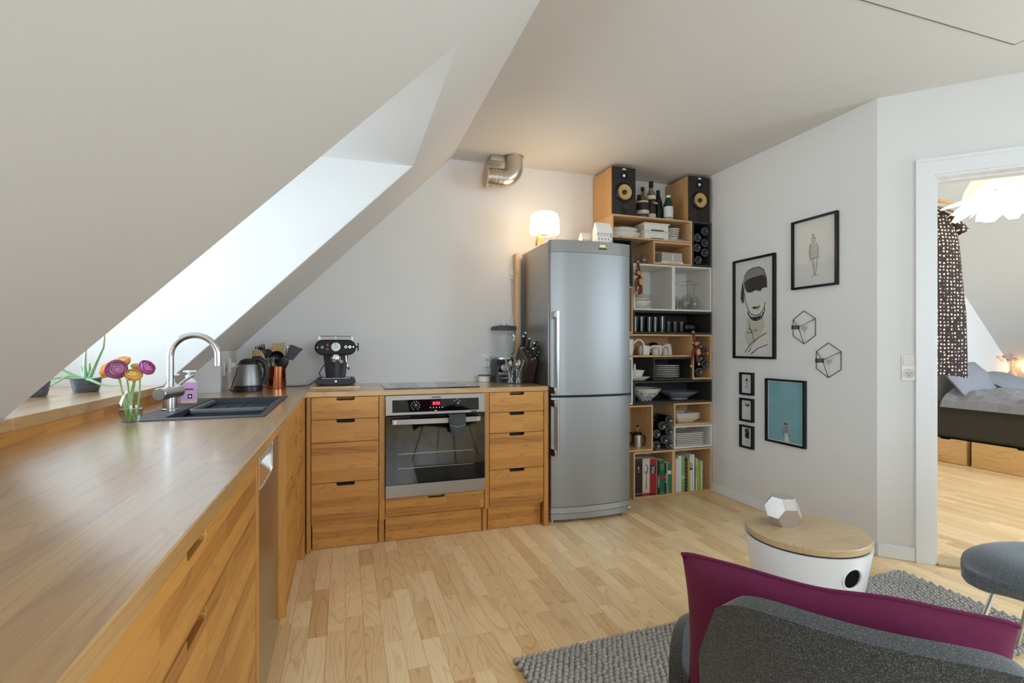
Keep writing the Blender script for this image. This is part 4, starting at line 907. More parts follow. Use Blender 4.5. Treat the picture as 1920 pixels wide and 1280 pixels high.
crate('upright black crate with wine bottles near the ceiling', 2.615, 2.797, 1.80, 2.158, 'black')
crate('wide pine crate with white serving dishes under the loudspeakers', 1.895, 2.613, 1.98, 2.158, 'pine')

# loudspeakers
def speaker(label, x0, x1):
    o = thing('loudspeaker', label, 'loudspeaker', ((x0 + x1) / 2, CF - .004, 2.1585), 0, 'pair of bookshelf loudspeakers'); w = x1 - x0; hh = .356
    rbox(-w / 2, w / 2, .012, .30, 0, hh).build('cabinet', BEECH, o, bevel=.002)
    rbox(-w / 2 + .001, w / 2 - .001, 0, .013, .001, hh - .001).build('baffle', pm('brown_black_baffle', '#2c2320', .6), o, bevel=.003)
    def rg(pr, x, z, nm, m, seg=32):
        q = MB().lathe(pr, seg=seg); q.xf(Matrix.Translation((x, 0, z)) @ Matrix.Rotation(pi / 2, 4, 'X')); return q.build(nm, m, o)
    rg([(.066, 0), (.076, 0), (.076, .004), (.070, .015), (.066, .016), (.064, .002)], 0, .165, 'woofer_ring', BLKP)
    rg([(.056, .013), (.061, .018), (.067, .013)], 0, .165, 'woofer_surround', BLKM)
    rg([(0, .001), (.02, .003), (.057, .014)], 0, .165, 'woofer_cone', pm('kevlar_cone', '#caa362', .5, var=.12, vscale=180))
    rg([(.018, .002), (.016, .014), (.008, .020), (0, .021)], 0, .165, 'phase_plug', BLKP, 18)
    rg([(.018, .0), (.037, 0), (.037, .002), (.02, .003)], 0, .292, 'tweeter_plate', BLKM); rg([(0, .009), (.008, .007), (.0125, .0), (.016, .0)], 0, .292, 'tweeter_dome', pm('tweeter_silver', '#e6ddd8', .3), 20)
    rg([(.033, .0), (.031, .004), (.024, .001), (0, .001)], .004, .042, 'bass_port', BLKP)
    rbox(-.014, .014, -.0022, .0, .334, .345).build('maker_badge', pm('badge_white', '#e8e2da', .5), o)
    for (x, z) in ((-.06, .338), (.06, .338), (-.075, .03), (.075, .03)): rg([(0, .0015), (.006, .0015), (.006, 0)], x, z, 'grille_peg', BLKM, 12)
speaker('beech loudspeaker at the fridge end of the top shelf', 1.896, 2.098)
speaker('beech loudspeaker in the corner of the room, over the bottle crate', 2.577, 2.781)

# liquor bottles
def bottle(name, label, x, y, z, prof, m, cap, lab=None, group=None, capm=BLKP, txt=None):
    o = thing(name, label, 'bottle', (x, y, z), radians(20), group)
    MB().lathe(prof, seg=24).build('glass_body', m, o); r, h0, h1 = cap
    MB().lathe([(0, h0), (r, h0), (r, h1), (0, h1)], seg=18).build('cap', capm, o)
    for i, (r, z0, z1, c) in enumerate(lab or []): MB().lathe([(r, z0), (r, z1)], seg=24).build('label_band', pm('label_' + c[1:], c, .6), o)
    if txt: text(txt[0], txt[1], pm('label_letters', txt[3], .6), 'label_lettering', o, (0, -txt[4], txt[2]), (pi / 2, 0, 0))
    return o
ZT = 2.1585; bg_ = 'liquor bottles between the loudspeakers'
def bp_(r, h, nr, sh): return [(0, 0), (r, .002), (r, sh), (r * .85, sh + .02), (nr * 1.15, sh + .055), (nr, h)]
CLR = thin_glass('clear_spirit_glass', '#d6cfc8', 1.6)
bottle('spirit_bottle', 'rounded clear bottle with dark and beige label bands by the loudspeaker', 2.205, 3.43, ZT, [(0, 0), (.048, .002), (.05, .01), (.047, .06), (.042, .12), (.035, .145), (.016, .18), (.0125, .225)], CLR, (.014, .218, .245), [(.0475, .066, .116, '#2a2422'), (.0492, .03, .06, '#cbbcae'), (.044, .119, .134, '#bdb6ad')], bg_, txt=None)
bottle('spirit_bottle', 'tall clear bottle with white letters, highest of the bottles', 2.295, 3.45, ZT, [(0, 0), (.036, .002), (.037, .19), (.030, .215), (.015, .24), (.0135, .28)], CLR, (.0175, .26, .305), [(.0375, .05, .10, '#2d2826'), (.0376, .16, .19, '#d8cba8'), (.0375, .006, .045, '#cfc8bb'), (.0375, .11, .15, '#26211f')], bg_, txt=('CUBA', .024, .130, '#f2efe8', .0385))
bottle('spirit_bottle', 'bottle with a long pale neck behind the tall clear one', 2.343, 3.53, ZT, bp_(.034, .25, .0135, .17), AMBER, (.015, .215, .29), [(.0345, .04, .13, '#c8b9a0')], bg_, pm('foil_pale', '#d9cfb6', .4))
bottle('spirit_bottle', 'dark green bottle with a black cap', 2.376, 3.475, ZT, bp_(.033, .235, .0145, .15), GLSB, (.0155, .21, .25), [(.0148, .195, .205, '#a7a49c')], bg_)
bottle('gin_bottle', 'small green gin bottle with white cap and white label', 2.433, 3.42, ZT, bp_(.036, .175, .015, .125), GLSG, (.0165, .168, .20), [(.0365, .022, .108, '#d9dad6'), (.0367, .010, .016, '#d9dad6')], bg_, PLW, txt=('London', .013, .066, '#8d9a90', .0372))
bottle('spirit_bottle', 'brown bottle half hidden behind the rounded one, by the loudspeaker', 2.165, 3.55, ZT, bp_(.036, .20, .014, .14), AMBER, (.015, .195, .225), None, bg_)
bottle('spirit_bottle', 'black-capped bottle behind the gap between the two clear ones', 2.262, 3.57, ZT, bp_(.034, .21, .014, .15), GLSD, (.0165, .195, .23), None, bg_)
bottle('red_capped_bottle', 'small bottle with a red cap behind the gin', 2.50, 3.56, ZT, bp_(.03, .16, .013, .11), GLSB, (.015, .14, .175), None, bg_, RED)

# wine bottles lying base-out
WB = None
def wine(label, x, z, group, y=CF + .008):
    global WB
    if WB is None:
        o = thing('wine_bottle', label, 'wine bottle', (x, y, z), 0, group)
        q = MB().lathe([(0, .012), (.012, .010), (.024, .003), (.031, 0), (.0355, .003), (.0365, .01), (.0365, .175), (.030, .20), (.015, .225), (.0135, .285), (0, .285)], seg=24); q.xf(Matrix.Rotation(-pi / 2, 4, 'X')); q.build('glass_body', GLSB, o)
        q = MB().tube([(.0275 * cos(2 * pi * k / 24), .0015, .0275 * sin(2 * pi * k / 24)) for k in range(24)], .0022, 5, closed=True); q.build('base_ring', pm('punt_ring', '#6c7074', .25), o); WB = o
    else:
        o = copy_tree(WB); o.location = (x, y, z); tag(o, label, 'wine bottle', group)
    return o
for x, z in ((2.741, 2.086), (2.672, 2.030), (2.741, 1.993), (2.668, 1.950), (2.741, 1.915), (2.679, 1.852)): wine('wine bottle lying base-out in the upright black crate near the ceiling', x, z, 'wine bottles in the black crate')
for x, z in ((2.684, 1.168), (2.742, 1.118), (2.684, 1.068), (2.744, 1.022), (2.684, .960)): wine('wine bottle lying base-out behind the hanging monkey', x, z, 'wine bottles in the pine crate')
for x, z in ((2.404, .588), (2.343, .545), (2.293, .486), (2.404, .502), (2.360, .438), (2.292, .398), (2.404, .398)): wine('wine bottle lying base-out in the gap beside the square plates', x, z, 'wine bottles in the gap')

# crockery
def bowl_(label, x, y, z, r, hgt, m=CER, foot=.45, cat='bowl', group=None, name='bowl', sx=1.0, sy=1.0):
    mb = MB().lathe([(0, .002), (r * foot, 0), (r * foot, .006), (r * .8, hgt * .55), (r, hgt), (r - .004, hgt), (r * .78, hgt * .6), (r * foot * .9, .010), (0, .010)], seg=32, sx=sx, sy=sy)
    return tag(mb.build(name, m, None, loc=(x, y, z)), label, cat, group)
def plate_(label, x, y, z, r, group, m=CER):
    return tag(MB().lathe([(0, 0), (r * .6, 0), (r, .010), (r, .013), (r * .62, .004), (0, .004)], seg=36).build('plate', m, None, loc=(x, y, z)), label, 'plate', group)
def sqdish(name, label, x, y, z, w, d_, hgt, group, taper=.8, m=CER, cat='dish'):
    a, b = w / 2, d_ / 2; ta, tb = a * taper, b * taper
    mb = MB(); mb.v = [(-ta, -tb, 0), (ta, -tb, 0), (ta, tb, 0), (-ta, tb, 0), (-a, -b, hgt), (a, -b, hgt), (a, b, hgt), (-a, b, hgt), (-a + .012, -b + .012, hgt), (a - .012, -b + .012, hgt), (a - .012, b - .012, hgt), (-a + .012, b - .012, hgt), (-ta, -tb, .006), (ta, -tb, .006), (ta, tb, .006), (-ta, tb, .006)]
    mb.f = [(3, 2, 1, 0)] + [(i, (i + 1) % 4, (i + 1) % 4 + 4, i + 4) for i in range(4)] + [(i + 4, (i + 1) % 4 + 4, (i + 1) % 4 + 8, i + 8) for i in range(4)] + [(i + 8, (i + 1) % 4 + 8, (i + 1) % 4 + 12, i + 12) for i in range(4)] + [(12, 13, 14, 15)]
    mb.mi = [0] * len(mb.f)
    return tag(mb.build(name, m, None, loc=(x, y, z), bevel=.004, smooth=30), label, cat, group)
zc = 1.98 + .0145
def oval(label, x, z, rx, hgt, lid):
    o = thing('serving_dish', label, 'dish', (x, 3.47, z), 0, 'serving dishes in the top crate')
    MB().lathe([(0, .0), (.80, .0), (1.0, hgt), (.97, hgt), (.78, .006), (0, .006)], seg=36, sx=rx, sy=.085).build('dish_wall', CER, o)
    if lid: MB().lathe([(.0, hgt + .02), (.5, hgt + .018), (.9, hgt + .006), (1.0, hgt + .001)], seg=36, sx=rx, sy=.085).build('domed_cover', CER, o)
oval('long low white dish at the bottom of its stack', 2.068, zc, .135, .046, False)
oval('domed white dish on top of the long low dish', 2.058, zc + .0475, .122, .030, True)
for k in range(2):
    o = thing('baking_dish', ('lower square white baking dish with a handle slot', 'upper square white baking dish with a handle slot')[k], 'dish', (2.30, 3.46, zc + k * .064), 0, 'square baking dishes')
    q = MB().box(-.108, .108, -.08, .08, 0, .056).box(-.118, .118, -.088, .088, .05, .063); q.build('dish_wall', CER, o, bevel=.01, seg=3)
    rbox(-.055, .055, -.0895, -.085, .0, .008).build('handle_slot', DGREY, o)
tag(MB().lathe([(0, 0), (.05, 0), (.085, .008), (.085, .011), (.05, .005), (0, .005)], seg=32).build('saucer', CER, None, loc=(2.505, 3.46, zc)), 'white saucer under the striped bowls', 'plate')
for k in range(5):
    o = bowl_('striped bowl nested in the stack near the black bottle crate', 2.485, 3.46, zc + .0115 + k * .0165, .064 + .002 * k, .030, CER, .55, 'bowl', 'striped bowls in the top crate', 'striped_bowl')
    MB().tube([(( .0645 + .002 * k) * cos(2 * pi * j / 32), (.0645 + .002 * k) * sin(2 * pi * j / 32), .0285) for j in range(32)], .0019, 5, closed=True).build('dark_stripe', pm('stripe_glaze', '#4a4543', .4), o)
# white box in small crate
o = thing('storage_box', 'grey-white lidded box with a clasp in the small pine crate', 'box', (2.455, 3.46, 1.8145))
rbox(-.095, .095, -.06, .10, .006, .088).build('box_body', pm('grey_card', '#b9b3ad', .6), o, bevel=.003); rbox(-.105, .098, -.07, .10, 0, .018).build('base_tray', PLW, o, bevel=.003)
rbox(-.004, .008, -.063, -.058, .03, .072).build('clasp', PLW, o, bevel=.001); rbox(-.04, .045, -.0712, -.069, .0015, .006).build('tray_slot', BLKM, o)
# inverted wine glasses
def wineglass(label, x, y, z, s, group):
    o = thing('wine_glass', label, 'glass', (x, y, z), 0, group)
    MB().lathe([(.032, 0), (.038, .03), (.042, .055), (.036, .085), (.018, .105), (.005, .112)], seg=24).build('glass_bowl', GLS, o)
    MB().lathe([(.005, .112), (.0036, .13), (.0036, .185), (.006, .195)], seg=10).build('stem', GLS, o)
    MB().lathe([(.006, .195), (.034, .2015), (.034, .203), (0, .204)], seg=24).build('foot', GLS, o); o.scale = (s, s, s)
for i, (x, y) in enumerate(((2.52, 3.46), (2.625, 3.44), (2.715, 3.47), (2.69, 3.57), (2.57, 3.57))): wineglass('upside-down wine glass in the large white crate', x, y, 1.4545, 1.16 if i == 1 else 1.08, 'wine glasses in the white crate')
for i, (x, y) in enumerate(((2.225, 3.44), (2.15, 3.48))): wineglass(('upside-down wine glass beside the small pine crate', 'upside-down wine glass tucked next to the narrow black crate')[i], x if i == 0 else 2.14, y, 1.7985, .86, 'wine glasses above the white crate')
# bowls left in white crate
for k in range(3):
    o = bowl_(('deep white bowl at the bottom of the white crate stack', 'blue-rimmed bowl in the middle of the white crate stack', 'blue-rimmed bowl on top of the white crate stack')[k], 2.195, 3.47, 1.4545 + (.0 if k == 0 else .028 + .017 * k), .098, .060 if k == 0 else .045, CER, .42, 'bowl', 'bowls in the white crate')
    if k: MB().tube([(.0978 * cos(2 * pi * j / 36), .0978 * sin(2 * pi * j / 36), .042) for j in range(36)], .0016, 5, closed=True).build('blue_rim_line', pm('blue_rim', '#6f8790', .4), o)
# tumblers in the black crate
def tumbler(label, x, y, z, r, hgt, group):
    o = thing('tumbler', label, 'glass', (x, y, z), 0, group)
    MB().lathe([(0, .002), (r * .8, .002), (r, hgt), (r - .0015, hgt), (r * .78, .008), (0, .008)], seg=22).build('glass_wall', GLSD, o)
for i in range(4): tumbler('tall smoky tumbler at the fridge end of the black crate', 2.13 + i * .062, 3.42 + .012 * (i % 2), 1.2745, .0295, .118, 'tall tumblers')
tumbler('widest tall tumbler, last of its row in the black crate', 2.372, 3.42, 1.2745, .034, .125, 'tall tumblers')
for i in range(4): tumbler('tall smoky tumbler in the rear row of the black crate', 2.13 + i * .064, 3.52, 1.2745, .0295, .125, 'rear tumblers')
for i in range(3): tumbler('short tumbler in the middle of the black crate', 2.437 + i * .061, 3.43, 1.2745, .028, .085, 'short tumblers')
o = thing('glass_carafe', 'clear glass carafe lying on its side beside the short tumblers', 'carafe', (2.60, 3.46, 1.2745 + .0425))
q = MB().lathe([(0, 0), (.036, .0), (.042, .01), (.042, .09), (.022, .13), (.018, .15), (.024, .165)], seg=24); q.xf(Matrix.Rotation(pi / 2, 4, 'Y')); q.build('glass_body', GLSD, o)
# mugs
def mug(name, label, x, r, hgt, hr, tilt=0, y=3.45):
    o = thing(name, label, 'mug', (x, y, 1.0945), radians(-12), 'white mugs with arched handles')
    MB().lathe([(0, .0), (r * .8, .0), (r, hgt * .4), (r * .92, hgt), (r * .86, hgt), (r * .9, hgt * .4), (r * .7, .006), (0, .006)], seg=28).build('cup_wall', CER, o)
    if hr: MB().tube([(r * .8, -.012, hgt * .75)] + [(r * .85 + hr + hr * cos(radians(a)), -.012, hgt * .55 + hgt * .42 * sin(radians(a))) for a in range(150, -1, -15)] + [(r * .85 + 2 * hr, -.012, .004)], .010, 10, flat=.8).build('arched_handle', CER, o)
mug('pitcher', 'tall white pitcher with a big arched handle next to the fridge', 2.08, .052, .125, .042)
mug('mug', 'low white mug with arched handle in the middle of the row', 2.236, .05, .075, .042, y=3.46)
mug('mug', 'white mug with a narrow arched handle further along the row', 2.365, .046, .078, .03, y=3.48)
o = thing('beaker', 'tilted white beaker with dark specks at the end of the mugs', 'mug', (2.475, 3.50, 1.0945), 0); q = MB().lathe([(0, 0), (.042, 0), (.044, .02), (.033, .085), (.028, .09), (0, .09)], seg=24); q.build('cup_wall', dots('speckled_white', '#e4dfd5', '#3d3833', 70, .12, .3), o)
tag(MB().lathe([(0, 0), (.045, .0), (.047, .02), (.04, .07), (.025, .10), (0, .105)], seg=24).build('teapot', BLKP, None, loc=(2.42, 3.60, 1.0945)), 'dark round pot in the shadow behind the mugs', 'pot')
# left cubby between white edge and black crate
sqdish('sauce_dish', 'shallow white dish under the small bowl beside the plates', 2.158, 3.44, .8975, .165, .13, .030, 'dishes in the cubby', .5, CER)
bowl_('small white bowl standing on the shallow dish', 2.150, 3.44, .9045, .068, .075, CER, .5, 'bowl', 'dishes in the cubby', 'small_bowl')
tag(MB().lathe([(0, 0), (.012, .0), (.009, .04), (.006, .06), (0, .066)], seg=12).build('ceramic_figure', CER, None, loc=(2.140, 3.44, .9155 + .05)), 'little white ceramic figure in the small bowl', 'ornament')
for k in range(7): plate_('white side plate in the round stack of the small black crate', 2.437, 3.48, .9145 + k * .0145, .118, 'round side plates')
bw = bowl_('white bowl with black speckles in the wide black crate', 2.27, 3.50, .7345, .128, .098, dots('speckled_bowl', '#e2ddd2', '#1d1b1a', 38, .26, .3), .4, 'bowl', None, 'speckled_bowl')
o = MB()
o.lathe([(0, .0), (.075, .0), (.075, .012), (.13, .04), (.165, .062), (.160, .064), (.12, .046), (.07, .018), (0, .016)], seg=64)
o.v = [(x * (1 + .035 * cos(12 * atan2(y, x)) * min(1, z / .06)), y * (1 + .035 * cos(12 * atan2(y, x)) * min(1, z / .06)) * .8, z) for x, y, z in o.v]
tag(o.build('scalloped_dish', GREYC, None, loc=(2.588, 3.50, .7345)), 'grey scalloped serving dish in the wide black crate', 'dish')
for k in range(3): sqdish('square_bowl', ('deep square bowl at the bottom of the pine crate', 'square bowl in the middle of the pine crate', 'square bowl on top of the pine crate')[k], 2.60, 3.485, .5545 + k * .0165, .235, .20, .042, 'deep square bowls', .58, CER)
for k in range(7): sqdish('square_plate', 'square white plate stacked in the low white crate', 2.605, 3.485, .3745 + k * .0145, .265, .225, .0135, 'square plates in the white crate', .86, CER, 'plate')
# coffee press
for i, (x, y, s_) in enumerate(((2.165, 3.44, 1.0), (2.08, 3.50, 1.15))):
    o = thing('coffee_press', ('small steel coffee press with black handle', 'larger black coffee press half hidden by the fridge')[i], 'coffee press', (x, y, .3745)); o.scale = (s_, s_, s_)
    MB().lathe([(0, 0), (.034, 0), (.034, .10), (0, .10)], seg=24).build('jug_wall', CHROME if i == 0 else BLKP, o)
    MB().lathe([(0, .10), (.036, .10), (.036, .112), (.025, .122), (0, .125)], seg=24).build('lid', BLKP, o); MB().tube([(0, 0, .12), (0, 0, .165)], .002, 6).build('plunger_rod', CHROME, o); MB().ball((0, 0, .168), .010, nu=10, nv=6).build('plunger_knob', CHROME if i else BLKP, o)
    MB().tube([(.033, 0, .09), (.06, 0, .092), (.07, 0, .075), (.07, 0, .035), (.058, 0, .018), (.033, 0, .018)], .006, 8).build('handle', BLKP, o)
    for z in (.09, .018): MB().ball((.036, -.004, z), .006, nu=8, nv=5).build('handle_rivet', CHROME, o)

# books
def book(label, x, w, hgt, dep, col, deco=None, lean=0):
    o = thing('book', label, 'book', (x, CF + .012, .0145 if True else 0), 0, 'books in the bottom crate')
    rbox(.0005, w - .0005, 0, dep, 0, hgt).build('cover', pm('cover_' + col[1:] , col, .5), o, bevel=.0015 if w > .012 else .0006)
    rbox(.002, w - .002, .004, dep + .001, .003, hgt + .0006).build('page_block', pm('pages', '#d9d2c2', .8), o)
    for dd in deco or []:
        if dd[0] == 'band': rbox(.0003, w - .0003, -.0006, .0005, dd[1], dd[2]).build('spine_band', pm('spine_' + dd[3][1:], dd[3], .5), o)
        if dd[0] == 'text': text(dd[1], dd[2], pm('spine_ink_' + dd[4][1:], dd[4], .5), 'spine_lettering', o, (w / 2 + (dd[5] if len(dd) > 5 else 0), -.0012, dd[3]), (pi / 2, radians(90) if len(dd) < 7 else 0, 0) if False else Matrix.Rotation(pi / 2, 3, 'X').to_4x4().to_euler() if len(dd) > 6 else (Matrix.Rotation(pi / 2, 4, 'X') @ Matrix.Rotation(-pi / 2, 4, 'Z')).to_euler())
        if dd[0] == 'lines':
            for z in dd[1]: rbox(w * .15, w * .85, -.0006, .0005, z, z + .0035).build('spine_line', pm('spine_' + dd[2][1:], dd[2], .5), o)
        if dd[0] == 'spoon':
            sp_ = MB().ball((w / 2, -.0008, hgt * .72), w * .24, .0008, .036, 16, 10); sp_.build('spoon_bowl_print', pm('spoon_print', '#6d6a66', .4), o)
            MB().ball((w / 2 - w * .06, -.0013, hgt * .735), w * .12, .0006, .024, 14, 8).build('spoon_glint_print', pm('spoon_glint', '#e6e2da', .4), o)
            MB().prism([(w / 2 - .002, hgt * .62), (w / 2 + .002, hgt * .62), (w / 2 + .007, hgt * .18), (w / 2 - .007, hgt * .18)], -.0008, .0002, 'y').build('spoon_handle_print', pm('spoon_print2', '#8d8983', .4), o)
    return o
x = 2.1
L1 = [('thick black book with white lettering, next to the fridge', .066, .288, .23, '#2a2625', [('text', 'nr.1', .030, .205, '#e6e2dc'), ('lines', [.27], '#6d3b3b'), ('band', .018, .024, '#8a8680')]),
      ('cream book with a spoon pictured on its spine', .066, .283, .22, '#cdc4b4', [('spoon',), ('band', 0, .022, '#b5262c')]),
      ('red book with a dark picture band and the title Vin', .051, .280, .22, '#9c2329', [('band', .175, .232, '#2b2f3a'), ('text', 'Vin', .040, .195, '#efeae4'), ('band', 0, .010, '#1c1a1a')]),
      ('thin tan book between the red and the black spines', .014, .262, .20, '#8d6a58', []),
      ('slim black book with tall white letters', .018, .263, .20, '#232021', [('band', .0, .004, '#232021'), ('text', 'KOGEBOG', .019, .10, '#ecebe8')]),
      ('green book with pale lines and a red band', .045, .262, .20, '#1f6b43', [('lines', [.195, .21, .225], '#9fc0a6'), ('band', .118, .140, '#9c2f3f'), ('band', .010, .014, '#9fc0a6')]),
      ('slim dark book with small white letters', .018, .238, .19, '#26282b', [('text', 'VEGETAR', .017, .12, '#e4e2de')]),
      ('very thin white booklet between dark and green spines', .007, .234, .18, '#cfc6bb', []),
      ('small green book with a white spine label', .033, .234, .18, '#2a7a4c', [('band', .150, .178, '#d5d9cf'), ('band', .0, .008, '#7ea07f')])]
for (lb, w, hgt, dep, c, de) in L1: book(lb, x, w, hgt, dep, c, de); x += w + .001
x = 2.4565
L2 = [('thin brown book against the middle divider', .011, .235, .18, '#a5795a', []), ('white cookbook, first of the pale spines', .020, .265, .22, '#dcd6cb', []), ('wider white book beside the leaf-green one', .032, .284, .22, '#d5d6d8', []),
      ('leaf-green book with a white edge', .028, .284, .21, '#79ab57', [('band', .10, .13, '#a9c98d')]), ('slim black book with white dashes', .011, .272, .20, '#2b2a2c', [('lines', [.05, .08, .11, .14, .17, .20, .23], '#dedbd8')]), ('maroon book with a pink foot mark', .014, .262, .20, '#5b2632', [('band', .018, .026, '#c9667a')]),
      ('slim olive-yellow book between maroon and white', .020, .262, .20, '#a7a838', []), ('white book with a small dark picture on the spine', .024, .285, .24, '#d6d8da', [('band', .168, .182, '#17161a'), ('band', .182, .225, '#b89a90')]), ('tall plain white book beside the pictured spine', .019, .288, .24, '#dddfe0', []),
      ('very thin dark booklet between white and pale green', .006, .25, .2, '#2c302d', []), ('pale yellow-green book with a darker spine middle', .018, .255, .19, '#c7c795', [('band', .10, .2, '#9fae76')]), ('slim lime green book beside the pale yellow-green one', .017, .243, .19, '#9cb356', []), ('bright green slim book near the row end', .016, .228, .18, '#86b052', []), ('cream book ending the row', .012, .230, .18, '#e0ddcc', [])]
for (lb, w, hgt, dep, c, de) in L2: book(lb, x, w, hgt, dep, c, de); x += w + .0012

# wooden monkeys
def monkey(label, base, arm_up, arm2, leg1, leg2, mir=1):
    o = thing('wooden_monkey', label, 'toy figure', base)
    MB().ball((0, 0, 0), .026, .022, .042, 16, 10).build('body', MONK, o); MB().ball((0, -.017, -.006), .018, .012, .026, 14, 8).build('belly', MONKL, o)
    hd_ = MB().ball((-.018 * mir, -.004, .064), .026, .024, .025, 16, 10).build('head', MONK, o); MB().ball((-.020 * mir, -.020, .060), .018, .012, .016, 14, 8).build('face', MONKL, hd_)
    for s_ in (-1, 1):
        MB().ball((-.018 * mir + .028 * s_, -.008, .066), .009, .005, .010, 10, 6).build('ear', MONKL, hd_); MB().ball((-.020 * mir + .007 * s_, -.032, .066), .003, nu=8, nv=5).build('eye', BLKM, hd_)
    for nm, pts in (('arm', arm_up), ('arm', arm2), ('leg', leg1), ('leg', leg2)):
        l_ = MB().tube(pts, [.010, .0095, .009][:len(pts)], 10).build(nm, MONK, o); e_ = Vector(pts[-1]); MB().ball(e_, .0115, .010, .0125, 10, 6).build('hand' if nm == 'arm' else 'foot', MONKL, l_)
monkey('dark wooden toy monkey hanging from the large white crate', (2.112, 3.325, 1.655), [(.0, 0, .03), (-.006, .0, .09), (-.004, .018, .145)], [(-.024, 0, .02), (-.032, -.005, -.03), (-.030, -.005, -.085)], [(.008, 0, -.035), (-.004, -.006, -.07), (-.016, -.008, -.112)], [(.014, 0, -.035), (.012, -.006, -.07), (.008, -.008, -.100)])
monkey('reddish wooden toy monkey hanging on the pine crate, one leg stretched out', (2.632, 3.325, 1.125), [(-.01, 0, .03), (-.022, 0, .10), (-.028, .012, .150)], [(-.024, 0, .02), (-.050, -.005, -.04), (-.060, -.005, -.115)], [(-.006, 0, -.035), (.004, -.006, -.07), (.010, -.008, -.100)], [(.02, -.004, -.022), (.055, -.01, -.02), (.088, -.012, -.018)])

# ------------------------------------------------------------------ pictures on the right wall
def ribbon(mb, pts, wd, y=-.0):
    P = [Vector((p[0], 0, p[1])) for p in pts]; ww = wd if isinstance(wd, (list, tuple)) else [wd] * len(P)
    for i in range(len(P) - 1):
        d_ = (P[i + 1] - P[i]); n_ = Vector((-d_.z, 0, d_.x)).normalized(); a, b = P[i], P[i + 1]
        mb._a([a - n_ * ww[i] / 2 + Vector((0, y, 0)), a + n_ * ww[i] / 2 + Vector((0, y, 0)), b + n_ * ww[i + 1] / 2 + Vector((0, y, 0)), b - n_ * ww[i + 1] / 2 + Vector((0, y, 0))], [(0, 1, 2, 3)])
def picture(label, ya, yb, z0, z1, fwid=.016, dep=.024, paper=PAPER, shapes=(), mat_in=.006, cat='picture'):
    """hangs on the right wall; shapes in paper fractions (u from the left, v from the top)"""
    W_ = ya - yb; H_ = z1 - z0
    o = thing('framed_picture', label, cat, (RW, ya, z0), -pi / 2, 'pictures on the white wall')
    for (a, b, c, e_) in ((0, W_, 0, fwid), (0, W_, H_ - fwid, H_), (0, fwid, fwid, H_ - fwid), (W_ - fwid, W_, fwid, H_ - fwid)): rbox(a, b, -dep, -.001, c, e_).build('frame_bar', BLKF, o, bevel=.001)
    rbox(fwid * .9, W_ - fwid * .9, -.008, -.001, fwid * .9, H_ - fwid * .9).build('paper', PAPER, o)
    i0, i1, j0, j1 = fwid + mat_in, W_ - fwid - mat_in, fwid + mat_in, H_ - fwid - mat_in
    if paper is not PAPER: rbox(i0, i1, -.0086, -.007, j0, j1).build('print_sheet', paper, o)
    def uv(p): return (i0 + p[0] * (i1 - i0), j1 - p[1] * (j1 - j0))
    for k, (kind, m, data, wd) in enumerate(shapes):
        mb = MB(); yy = -.0090 - .00015 * k
        if kind == 'poly':
            for pl_ in data: mb._a([(uv(p)[0], yy, uv(p)[1]) for p in pl_], [tuple(range(len(pl_)))])
        else:
            for pl_ in data: ribbon(mb, [uv(p) for p in pl_], wd, yy)
        so2 = mb.build('ink_drawing' if m is INK else 'colour_wash', m, o, fix=False, smooth=0)
        if len(data) > 1: so2['kind'] = 'stuff'
    rbox(fwid * .8, W_ - fwid * .8, -dep * .72, -dep * .66, fwid * .8, H_ - fwid * .8).build('picture_glass', thin_glass('picture_glass', '#fbfbfb', .9), o)
    return o
INKB = pm('brown_ink', '#3c3430', .7); WASH = pm('beige_wash', '#cfc9b4', .7); GREYW = pm('grey_wash', '#8f8a86', .7, var=.35, vscale=60); YEL = pm('yellow_wash', '#c9bb62', .7); BLUW = pm('pale_blue_wash', '#b9c7cb', .7)
picture('tall framed ink portrait of a face with dark fringe', 3.112, 2.722, 1.075, 1.805, shapes=[
    ('poly', WASH, [[(.30, .60), (.74, .60), (.80, .69), (.62, .83), (.40, .92), (.24, .80), (.30, .70)]], 0),
    ('poly', GREYW, [[(.24, .20), (.28, .12), (.45, .085), (.65, .085), (.78, .125), (.83, .22), (.6, .2)]], 0),
    ('poly', INKB, [[(.22, .215), (.32, .19), (.52, .175), (.74, .165), (.82, .2), (.84, .30), (.72, .305), (.68, .335), (.55, .315), (.42, .335), (.30, .325), (.25, .28)], [(.19, .2), (.235, .3), (.225, .42), (.19, .445), (.13, .385), (.15, .30)]], 0),
    ('line', INK, [[(.22, .21), (.25, .145), (.34, .10), (.48, .078), (.64, .078), (.76, .115), (.83, .2), (.845, .305)], [(.25, .33), (.265, .42), (.33, .50), (.42, .56), (.55, .585), (.68, .565), (.77, .515), (.80, .45)], [(.78, .49), (.79, .54), (.75, .575)]], .006),
    ('line', INK, [[(.33, .53), (.38, .58), (.48, .625), (.60, .63), (.71, .605), (.76, .55)], [(.44, .60), (.58, .605), (.70, .585)], [(.5, .62), (.66, .60)]], .010),
    ('poly', YEL, [[(.56, .49), (.68, .475), (.66, .51), (.58, .53)]], 0), ('poly', INKB, [[(.45, .495), (.52, .482), (.60, .492), (.66, .472), (.64, .498), (.55, .512), (.48, .507)]], 0),
    ('line', INK, [[(.37, .64), (.40, .68), (.37, .715), (.46, .735), (.45, .76), (.30, .755)], [(.39, .71), (.47, .77), (.50, .85)], [(.52, .75), (.55, .725), (.59, .745)]], .004),
    ('line', INK, [[(.84, .765), (.66, .805), (.50, .85), (.38, .895), (.25, .97)], [(.34, .965), (.43, .92)], [(.42, .985), (.6, .925), (.86, .885)]], .0055)])
